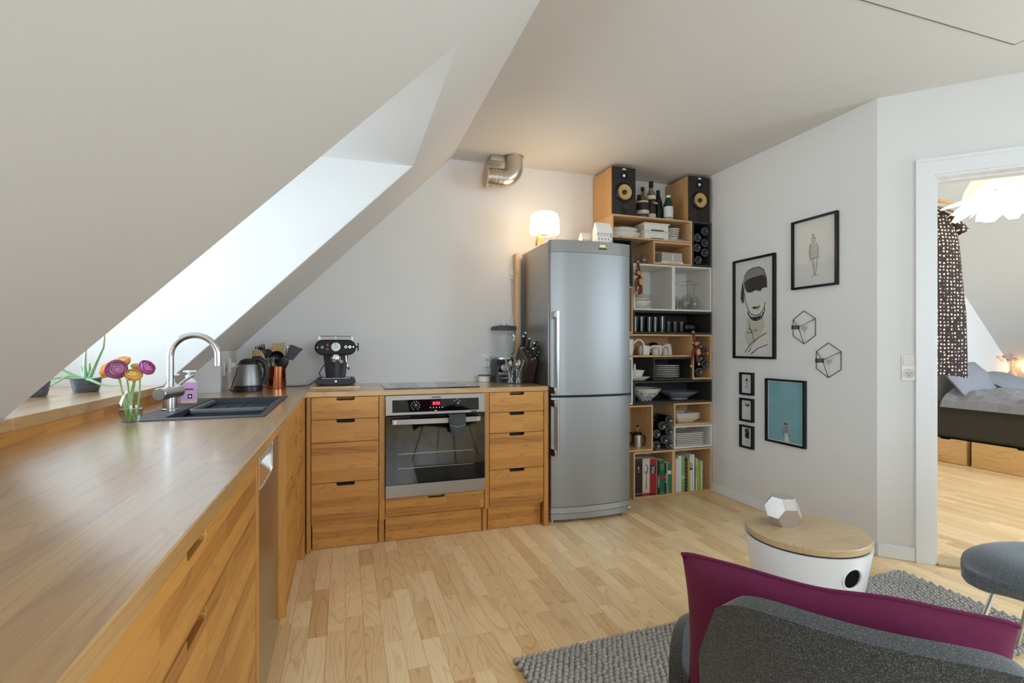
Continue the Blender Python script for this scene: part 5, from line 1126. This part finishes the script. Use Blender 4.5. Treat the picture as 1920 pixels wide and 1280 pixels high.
picture('framed pencil sketch of a standing figure, highest on the wall', 2.584, 2.259, 1.532, 1.976, fwid=.014, shapes=[
    ('poly', WASH, [[(.38, .37), (.44, .35), (.58, .38), (.6, .50), (.58, .585), (.40, .60), (.37, .48)]], 0), ('poly', BLUW, [[(.42, .48), (.58, .47), (.58, .58), (.42, .60)]], 0), ('poly', YEL, [[(.385, .40), (.42, .38), (.42, .58), (.395, .59)]], 0),
    ('line', INK, [[(.455, .25), (.47, .21), (.48, .25)], [(.44, .33), (.44, .28), (.48, .265), (.52, .28), (.51, .33), (.47, .345)], [(.40, .605), (.58, .585)]], .0035),
    ('line', INKB, [[(.44, .35), (.385, .40), (.37, .5), (.41, .6)], [(.55, .37), (.6, .45), (.59, .58), (.64, .6)], [(.43, .61), (.47, .72), (.49, .8), (.50, .85)], [(.57, .6), (.56, .72), (.54, .8), (.52, .85)], [(.48, .61), (.5, .75)], [(.42, .885), (.51, .85), (.63, .865)]], .002)])
SEA = pm('teal_water_print', '#86b7bd', .6, var=.10, vscale=4, stretch=(1, 1, 4))
picture('framed teal poster of a diver with outstretched arms on a board', 2.803, 2.482, .506, .942, fwid=.013, paper=SEA, mat_in=.007, shapes=[
    ('poly', pm('board_cream', '#dfe0c8', .6), [[(.49, .86), (.57, .86), (.62, 1.0), (.48, 1.0)]], 0), ('poly', pm('water_shade', '#6aa3ad', .6), [[(.41, .83), (.47, .83), (.46, .91), (.42, .91)], [(.58, .86), (.66, .88), (.64, .92), (.59, .91)]], 0),
    ('line', pm('skin_print', '#c9a79c', .6), [[(.22, .71), (.34, .725), (.46, .745)], [(.70, .74), (.62, .735), (.56, .75)], [(.505, .83), (.51, .87)], [(.555, .83), (.55, .87)]], .006),
    ('poly', pm('swimsuit_print', '#a98f93', .6), [[(.455, .735), (.58, .735), (.585, .80), (.565, .845), (.475, .84), (.455, .79)]], 0), ('poly', INK, [[(.475, .685), (.55, .685), (.555, .715), (.48, .715)]], 0)])
picture('small framed print of a dark winged insect, top of the three small frames', 3.046, 2.917, .807, .972, fwid=.014, mat_in=.002, shapes=[('poly', INK, [[(.47, .15), (.56, .3), (.62, .36), (.52, .36), (.47, .34), (.38, .37), (.36, .32)]], 0), ('line', INK, [[(.32, .6), (.38, .72), (.55, .72), (.62, .62)], [(.48, .48), (.5, .6), (.42, .63)], [(.42, .45), (.55, .45)]], .004)])
picture('small framed butterfly print, middle of the three small frames', 3.046, 2.917, .612, .783, fwid=.014, mat_in=.002, shapes=[('poly', INK, [[(.28, .13), (.46, .2), (.5, .26), (.56, .2), (.74, .15), (.68, .26), (.6, .33), (.52, .29), (.46, .33), (.38, .3)]], 0)])
rnd = random.Random(5)
tang = [[(.5 + .22 * sin(.9 * k + j) * (1 if j % 2 else .8), .08 + .5 * (k / 14) + .03 * cos(2.1 * k + j)) for k in range(15)] for j in range(5)]
picture('small framed print of tangled black lines, lowest of the three small frames', 3.046, 2.917, .418, .585, fwid=.014, mat_in=.002, shapes=[('line', INK, tang, .0045), ('line', GREYW, [[(.4, .7), (.42, .85)], [(.55, .68), (.56, .88)]], .002)])

def hexholder(label, yc, zc):
    o = thing('candle_holder', label, 'candle holder', (RW, yc, zc), -pi / 2, 'hexagon candle holders')
    R_ = .1065; hx = [(R_ * .90 * sin(radians(60 * k)), -.006, R_ * cos(radians(60 * k))) for k in range(6)]
    MB().tube(hx, .0022, 6, closed=True).build('hexagon_wire', BLKF, o)
    c = (0, -.052, .0)
    for k in (1, 3, 5): MB().tube([hx[k], c], .0021, 6).build('stay_wire', BLKF, o)
    MB().lathe([(0, -.014), (.0235, -.014), (.0235, .012), (.0215, .012), (.0215, -.010), (0, -.010)], (0, -.076, 0), 22).build('candle_cup', pm('bronze_cup', '#4a3c38', .45, .4), o)
    MB().lathe([(0, -.008), (.020, -.008), (.020, .008), (0, .009)], (0, -.076, 0), 18).build('tealight', pm('wax', '#e9e2da', .5), o); MB().tube([(0, -.076, .008), (0, -.076, .014)], .001, 5).build('wick', BLKM, o)
hexholder('upper black hexagon wire candle holder', 2.50, 1.285)
hexholder('lower black hexagon wire candle holder', 2.327, 1.078)

# ------------------------------------------------------------------ rug, tub table, lantern
rug = thing('knotted_rug', 'chunky grey knotted wool rug under the tub table', 'rug', (0, 0, 0))
RC = [Vector((.597, 1.752, 0)), Vector((2.70, 1.835, 0)), Vector((2.69, 1.225, 0)), Vector((.635, 1.165, 0))]
def rp_(u, v): return RC[0].lerp(RC[1], u).lerp(RC[3].lerp(RC[2], u), v)
q = MB(); q.sheet(lambda u, v: rp_(u, v) + Vector((0, 0, .001)), 2, 2, .008); q.build('rug_backing', WOOL, rug, smooth=0)
kn_ = MB(); NU, NV = 92, 30; rnd = random.Random(3)
for i in range(NU + 1):
    for j in range(NV + 1):
        u = (i + (.5 if j % 2 else 0)) / (NU + .5); p = rp_(u, j / NV) + Vector((rnd.uniform(-.003, .003), rnd.uniform(-.003, .003), .011))
        n0 = len(kn_.v); kn_.ball((0, 0, 0), .0140, .0100, .0120, 8, 5); kn_.xf(Matrix.Translation(p) @ Matrix.Rotation(rnd.uniform(.2, .7), 4, 'Z'), n0)
ko = kn_.build('wool_knots', WOOL, rug, fix=False, smooth=80); ko['kind'] = 'stuff'

TZ = .022
tb = thing('tub_table', 'white tub side table with an oak lid and a round hole in its side', 'side table', (1.752, 1.556, TZ))
hr_ = radians(208)
def tubwall():
    """tapering wall with a round hole towards the camera side"""
    seg = 96; nz = 20; mb = MB(); R0, R1, Hh = .150, .224, .378
    ang0 = radians(-94.0); hz = .300; rh = .041
    for side in (0, 1):
        off = len(mb.v)
        for k in range(nz + 1):
            for s_ in range(seg):
                z = Hh * k / nz; a = 2 * pi * s_ / seg; r = R0 + (R1 - R0) * (z / Hh) ** .8 - (.008 if side else 0)
                # pull the grid onto the rim of the hole
                da = (a - ang0 + pi) % (2 * pi) - pi; dx, dz = da * .21, z - hz; dd_ = sqrt(dx * dx + dz * dz)
                if .55 * rh < dd_ < 1.45 * rh:
                    f_ = rh / dd_
                    if abs(dd_ - rh) < .0125: a = ang0 + da * f_; z = hz + dz * f_; r = R0 + (R1 - R0) * (z / Hh) ** .8 - (.008 if side else 0)
                mb.v.append((r * cos(a), r * sin(a), z))
        for k in range(nz):
            for s_ in range(seg):
                i0, i1, i2, i3 = off + k * seg + s_, off + k * seg + (s_ + 1) % seg, off + (k + 1) * seg + (s_ + 1) % seg, off + (k + 1) * seg + s_
                c = sum((Vector(mb.v[i]) for i in (i0, i1, i2, i3)), Vector()) / 4
                da = (atan2(c.y, c.x) - ang0 + pi) % (2 * pi) - pi
                if sqrt((da * .21) ** 2 + (c.z - hz) ** 2) < rh * .93: continue
                mb.f.append((i0, i1, i2, i3) if not side else (i3, i2, i1, i0)); mb.mi.append(0)
    n = (nz + 1) * seg
    for s_ in range(seg):
        t_ = nz * seg; mb.f.append((t_ + s_, t_ + (s_ + 1) % seg, n + t_ + (s_ + 1) % seg, n + t_ + s_)); mb.mi.append(0)
    mb.lathe([(0, .001), (R0, .001), (R0, .008), (0, .008)], seg=48)
    return mb, ang0, hz, rh
mb, ang0, hz, rh = tubwall(); mb.build('tub_wall', pm('white_lacquer', '#e4e6e8', .3, coat=.3), tb, fix=False)
rr = .150 + .074 * (hz / .378) ** .8 - .004
hol = MB().tube([(0, rh * cos(2 * pi * k / 32), rh * sin(2 * pi * k / 32)) for k in range(32)], .0055, 8, closed=True); hol.xf(Matrix.Translation((rr * cos(ang0), rr * sin(ang0), hz)) @ Matrix.Rotation(ang0, 4, 'Z') @ Matrix.Rotation(radians(9), 4, 'Y')); hol.build('hole_rim', pm('white_lacquer', '#e4e6e8', .3, coat=.3), tb)
MB().lathe([(0, .383), (.217, .383), (.220, .386), (.220, .406), (.2175, .409), (0, .409)], seg=72).build('oak_lid', BAMBOO, tb)
MB().lathe([(.20, .371), (.216, .371), (.216, .383), (.20, .383)], seg=60).build('lid_ledge', BLKM, tb)
tag(MB().ball((0, 0, .05), .055, .05, .05, 14, 8).build('wool_ball', pm('beige_yarn', '#cbbd9f', .9, bump=.6, bscale=120), None, loc=(1.70, 1.49, TZ + .0085 + .12)), 'beige bundle inside the tub table seen through the hole', 'yarn')
tag(MB().lathe([(0, 0), (.10, 0), (.13, .12), (0, .12)], seg=24).build('basket_insert', pm('brown_basket', '#6b4d20', .8), None, loc=(1.735, 1.54, TZ + .009)), 'brown basket inside the tub table', 'basket')
# faceted lantern: truncated octahedron, resting on a hexagonal face
def trunc_oct():
    V = []
    from itertools import permutations, product
    for p in set(permutations((0, 1, 2))):
        for s1, s2 in product((1, -1), repeat=2):
            c = [0, 0, 0]; it = iter((s1, s2))
            for i, k in enumerate(p):
                c[i] = 0 if k == 0 else k * next(it)
            V.append(Vector(c))
    return V
TO = trunc_oct(); ns = [Vector(n) for n in ((1, 0, 0), (-1, 0, 0), (0, 1, 0), (0, -1, 0), (0, 0, 1), (0, 0, -1))] + [Vector((a, b, c)).normalized() for a in (1, -1) for b in (1, -1) for c in (1, -1)]
LS = .0325; Rm = Matrix.Rotation(radians(25), 3, 'Z') @ Vector((1, 1, 1)).normalized().rotation_difference(Vector((0, 0, -1))).to_matrix()
lan = thing('faceted_lantern', 'perforated silver faceted lantern with a lit tealight on the tub table', 'lantern', (1.712, 1.628, TZ + .409))
low = min((Rm @ (v * LS)).z for v in TO)
SILV = dots('perforated_silver', '#c9c3bb', '#4a4038', 260, .22, .35); SILV.node_tree.nodes['Principled BSDF'].inputs['Metallic'].default_value = .6
for n_ in ns:
    mx_ = max(v.dot(n_) for v in TO); F = [v for v in TO if v.dot(n_) > mx_ - .01]; c = sum(F, Vector()) / len(F)
    a_ = (F[0] - c).normalized(); b_ = n_.cross(a_); F.sort(key=lambda v: atan2((v - c).dot(b_), (v - c).dot(a_)))
    P = [Rm @ (c + (v - c) * .985) * LS - Vector((0, 0, low - .0005)) for v in F]; nn = Rm @ n_
    mb = MB(); k = len(P); mb._a(P + [p - nn * .0012 for p in P], [tuple(range(k)), tuple(range(2 * k - 1, k - 1, -1))] + [(i, i + k, (i + 1) % k + k, (i + 1) % k) for i in range(k)])
    mb.build('facet', SILV, lan, smooth=0)
MB().ball((-.01, -.045, .045), .004, .004, .008, 8, 6).build('flame', pm('lantern_flame', '#ffe2b0', .5, emit='#ffb870', estr=8), lan)

# ------------------------------------------------------------------ armchairs
def armchair(label, loc, rz, cloth, wings=True):
    o = thing('shell_armchair', label, 'armchair', loc, rz, 'upholstered shell chairs')
    def back(u, v):                                   # rounded shield that wraps gently around the sitter
        x = (u * 2 - 1); hw = .246 * (1 - .015 * (1 - v))
        sq = 1 - .0 * v
        z = .30 + .445 * v - (.055 * abs(x) ** 5 * v ** 2) - .02 * x * 0
        return (x * hw * (1 - .12 * max(0, v - .75) / .25 * abs(x) ** 6), -.325 - .085 * v + .075 * x * x, z)
    MB().sheet(back, 26, 14, .038).build('backrest', cloth, o, bevel=.014, seg=4, smooth=60)
    def seat(u, v):                                   # rounded pan with a waterfall front edge
        x = (u * 2 - 1); y = 2 * v - 1; k_ = sqrt(1 - .42 * y * y) ; k2 = sqrt(1 - .42 * x * x)
        r_ = min(1.0, sqrt((x * k_) ** 2 + (y * k2) ** 2))
        return (x * k_ * .285, y * k2 * .31, .405 + .055 * (1 - r_ ** 5) - .012)
    MB().sheet(seat, 22, 22, .05).build('seat', cloth, o, bevel=.016, seg=3, smooth=60)
    for s_ in (-1, 1) if wings else ():
        def wing(u, v, s_=s_):
            y = -.24 + .46 * u; hh = .135 * sin(pi * min(1, .12 + .88 * u) ** .9) ** .6
            return (s_ * (.275 + .07 * v * sin(pi * (.15 + .7 * u)) + .01), y, .365 + hh * v)
        MB().sheet(wing, 16, 8, .03 * s_).build('armrest_wing', cloth, o, bevel=.011, seg=3, smooth=60)
    for (x, y) in ((-.2, .2), (.2, .2), (-.2, -.2), (.2, -.2)): MB().tube([(x * .85, y * .85, .365), (x * 1.25, y * 1.25, .0)], [.008, .007], 10).build('leg', SATIN, o)
    MB().tube([(-.17, -.17, .362), (.17, -.17, .362)], .007, 8).build('crossbar', SATIN, o); MB().tube([(-.17, .17, .362), (.17, .17, .362)], .007, 8).build('crossbar', SATIN, o)
    return o
armchair('charcoal tweed shell chair in the foreground seen from behind', (1.006, .778, 0), radians(-50.3), TWEED)
armchair('grey tweed shell chair at the edge of the rug', (2.215, .93, .03), radians(10), TWEED2, False)
cu = thing('velvet_cushion', 'plum velvet cushion propped against the chair back', 'cushion', (.975, .815, .366), radians(-50.3))
def cush(side):
    def f(u, v):
        x = 2 * u - 1; z = 2 * v - 1
        t = .062 * max(0, (1 - x * x)) ** .42 * max(0, (1 - z * z)) ** .36
        pin = 1 - .055 * (1 - z * z) * abs(x) ** 8; pin2 = 1 - .025 * (1 - x * x) * abs(z) ** 8 - .05 * abs(x) ** 14
        t += .006 * noise.noise(Vector((x * 2.2, z * 2.2, 3.1))) * (1 - x ** 4) * (1 - z ** 4)
        yy = side * t; zz = .19 * z * pin2
        return (x * .255 * pin, -.215 + yy - .10 * (zz + .19) * .5 + .045 * x * x, .185 + zz + .012 * noise.noise(Vector((x * 1.5, z, 0))))
    return f
MB().sheet(cush(1), 36, 28).sheet(cush(-1), 36, 28).build('cushion_cover', PLUM, cu, smooth=70)
MB().tube([cush(1)(k / 40, 1.0) for k in range(41)], .004, 8).build('seam_piping', PLUM, cu)

# ------------------------------------------------------------------ bedroom
bd = thing('double_bed', 'low bed with a dark olive sheet beyond the doorway', 'bed', (5.75, 3.64, 0))
SHEET = pm('olive_sheet', '#3a362c', .9, var=.12, vscale=6, bump=.6, bscale=7, stretch=(1, 1, 3))
rbox(.0, 1.15, -2.0, 0, .247, .60).build('mattress', SHEET, bd, bevel=.04, seg=4)
rbox(.06, 1.13, -1.98, -.02, .0, .246).build('bed_base', BLKM, bd)
DUV = pm('grey_linen', '#8d8f98', .9, var=.15, vscale=4, bump=.3, bscale=30)
def duvet(u, v):
    x = -.03 + 1.17 * u; y = -2.0 + 1.86 * v
    hgt = .105 + .07 * noise.noise(Vector((x * 3.1, y * 2.7, 0))) + .06 * noise.noise(Vector((x * 7, y * 5, 4))) + .02 * noise.noise(Vector((x * 17, y * 13, 1)))
    e = min(1, u / .07); hgt = hgt * e ** .5 - .05 * (1 - e)
    return (x - .012 * (1 - e), y, .605 + hgt)
dv = MB().sheet(duvet, 60, 90, 0.0)
dvo = dv.build('duvet', DUV, None, loc=(5.75, 3.64, 0), smooth=80); tag(dvo, 'rumpled grey checked duvet lying on the bed', 'duvet')
dvo.data.materials.clear(); DG = bpy.data.materials.new('checked_grey_linen'); MATS['checked_grey_linen'] = DG
t, N, L, b = nt(DG); b.inputs['Roughness'].default_value = .9
tc = N.new('ShaderNodeTexCoord'); br = N.new('ShaderNodeTexBrick'); br.inputs['Scale'].default_value = 1; br.inputs['Brick Width'].default_value = .12; br.inputs['Row Height'].default_value = .12; br.inputs['Mortar Size'].default_value = .0025; br.offset = 0
br.inputs['Color1'].default_value = lin('#7d7a7b'); br.inputs['Color2'].default_value = lin('#858489'); br.inputs['Mortar'].default_value = lin('#96928f'); L.new(tc.outputs['Object'], br.inputs['Vector']); L.new(br.outputs['Color'], b.inputs['Base Color']); dvo.data.materials.append(DG)
def pillow(label, loc, rz, tilt, w=.60, hgt=.45):
    o = thing('bed_pillow', label, 'pillow', loc, rz)
    def f(side):
        def g(u, v):
            x = 2 * u - 1; z = 2 * v - 1; t_ = .075 * max(0, 1 - x * x) ** .5 * max(0, 1 - z * z) ** .5
            y = side * t_ + .006 * noise.noise(Vector((x * 4, z * 4, 2))); zz = z * hgt / 2
            return (x * w / 2, y * cos(tilt) - zz * sin(tilt), zz * cos(tilt) + y * sin(tilt))
        return g
    MB().sheet(f(1), 20, 16).sheet(f(-1), 20, 16).build('pillow_cover', DUV, o, smooth=70)
pillow('grey pillow propped up at the head of the bed', (6.12, 3.46, .82), 0, radians(-38))
pillow('flatter grey pillow beside the propped one', (6.58, 3.38, .78), radians(6), radians(-65))
for i, (y0, y1) in enumerate(((3.287, 3.66), (2.46, 3.243))):
    o = thing('underbed_drawer', ('pine drawer crate under the far end of the bed', 'wide pine drawer crate under the bed nearer the door')[i], 'drawer', (5.752, y0, .004), 0, 'drawers under the bed'); w = y1 - y0
    c = w / 2; sl_ = .105
    MB().prism([(0, 0), (w, 0), (w, .238), (c + sl_ / 2, .238), (c + sl_ / 2 - .01, .226), (c - sl_ / 2 + .01, .226), (c - sl_ / 2, .238), (0, .238)], -.018, 0, 'x').build('drawer_front', wood('pine_drawer', '#e0b679', '#b07a3c', 'Y', 'Z', rough=.5, freq=12, ring=.3, xs=(8, .8), tonevar=.2, knots=.6), o, bevel=.001)
    rbox(0, .05, .0, .014, 0, .23).build('drawer_side', PINEZ, o); rbox(0, .05, w - .014, w, 0, .23).build('drawer_side', PINEZ, o)
# bedside
bs = thing('bedside_shelf', 'small pale bedside shelf in the far corner', 'shelf', (7.02, 3.56, 0))
rbox(-.10, .14, -.12, .10, .79, .81).build('shelf_top', pm('orange_wood', '#d49a5a', .5), bs, bevel=.002); rbox(-.09, -.07, -.11, .09, 0, .79).build('leg_panel', PINEZ, bs); rbox(.11, .13, -.11, .09, 0, .79).build('leg_panel', PINEZ, bs)
fv = thing('bud_vase', 'small round vase with dried pink flowers on the bedside shelf', 'vase', (7.0, 3.585, .8105))
MB().lathe([(0, 0), (.025, 0), (.045, .03), (.04, .055), (.018, .075), (.02, .085)], seg=24).build('vase_wall', pm('blush_ceramic', '#c9ae98', .5), fv)
for k, (dx, dz) in enumerate(((-.09, .235), (.01, .235), (.085, .20), (-.02, .20))):
    st_ = MB().tube([(0, 0, .06), (dx * .4, 0, dz * .6), (dx, 0, dz)], .0025, 6).build('flower_stem', pm('dry_stem', '#8c8a6a', .8), fv); MB().ball((dx, 0, dz + .008), .038, .03, .016, 14, 6).build('flower_head', pm('dried_pink', '#bfa0a0', .9), st_)
bl_ = thing('bedside_lamp', 'small glowing bedside lamp behind the bed', 'lamp', (7.12, 3.50, .8105)); MB().lathe([(0, 0), (.03, 0), (.008, .01), (.006, .06)], seg=16).build('lamp_foot', SATIN, bl_); MB().ball((0, 0, .10), .045, nu=16, nv=10).build('globe', pm('warm_globe', '#ffe9c4', .4, emit='#ffcf90', estr=12), bl_)
# pendant
pd = thing('petal_pendant', 'glowing white layered petal pendant lamp in the bedroom', 'pendant lamp', (4.474, 2.315, 2.10))
PET = pm('petal_plastic', '#f4efd8', .5, emit='#fff2c4', estr=.55); PETB = pm('petal_plastic_lit', '#ffffff', .5, emit='#fffbe6', estr=1.6)
MB().tube([(0, 0, .30), (0, 0, .44)], .006, 8).build('cord', PLW, pd)
def petal(a, r0, r1, z0, z1, wd, sag, nm, m):
    def f(u, v):
        x = u - .5; w_ = wd * sin(pi * (.12 + .80 * v)) ** .75; r = r0 + (r1 - r0) * v; z = z0 + (z1 - z0) * v ** 1.6 - sag * sin(pi * v) - .05 * (2 * x) ** 2 * wd * 2 * sin(pi * v)
        px, py = r, x * 2 * w_; return (px * cos(a) - py * sin(a), px * sin(a) + py * cos(a), z)
    MB().sheet(f, 8, 10, .0012).build(nm, m, pd)
for k in range(5): petal(2 * pi * k / 5 + .15, .0, .255, .315, .125, .13, -.045, 'upper_petal', PET)
for k in range(7): petal(2 * pi * k / 7 + .5, .05, .365, .165, .085, .10, .0, 'middle_petal', PET)
for k in range(8): petal(2 * pi * k / 8, .04, .33, .14, .02, .085, -.02, 'lower_petal', PETB)
for k in range(6): petal(2 * pi * k / 6 + .3, .03, .2, .11, .0, .07, -.02, 'inner_petal', PETB)
MB().ball((0, 0, .17), .045, nu=16, nv=10).build('bulb', pm('pendant_bulb', '#fff6e0', .4, emit='#ffe6bd', estr=30), pd)
# dress on a rail
tag(MB().tube([(2.93, 2.84, 2.355), (4.75, 2.84, 2.355)], .014, 10).build('clothes_rail', BEECH, None), 'wooden clothes rail behind the doorway wall', 'rail')
hg = thing('clothes_hanger', 'wooden hanger holding the dotted dress', 'hanger', (4.545, 2.825, 0), radians(-20))
MB().tube([(0, 0, 2.30), (0, 0, 2.345), (.012, 0, 2.372), (-.004, 0, 2.385), (-.016, 0, 2.372)], .0022, 6).build('hook', CHROME, hg); MB().tube([(-.20, 0, 2.235), (-.1, 0, 2.275), (0, 0, 2.30), (.1, 0, 2.275), (.20, 0, 2.235)], .010, 8).build('hanger_bar', pm('hanger_wood', '#8a5a34', .4), hg)
ds = thing('dotted_dress', 'long black dress with a cream dot print hanging in the doorway', 'dress', (4.545, 2.825, 0), radians(-20))
DRM = dots('dotted_cloth', '#1d1415', '#d9b8a4', 34, .27, .85, (1, 0, 1))
def dress(u, v):
    a = 2 * pi * u; z = 2.268 - 1.345 * v
    if v < .13: hw = .045 + .125 * (v / .13) ** .7
    else: hw = .17 + .068 * min(1, (v - .13) / .5) ** .8
    dpth = .03 + .05 * min(1, v / .2) + .02 * v
    fold = 1 + .05 * sin(7 * a + 3 * v) * v + .03 * sin(13 * a) * v
    return (hw * cos(a) * fold, dpth * sin(a) * fold, z + (.012 * sin(3 * a) if v > .97 else 0))
MB().sheet(dress, 64, 40).build('dress_body', DRM, ds, smooth=80)
for s_ in (-1, 1): MB().tube([(s_ * .05, 0, 2.245), (s_ * .12, 0, 2.185), (s_ * .175, 0, 2.125), (s_ * .205, 0, 2.085)], [.03, .05, .062, .066], 16, cap=False, flat=.75).build('cap_sleeve', DRM, ds, smooth=80)
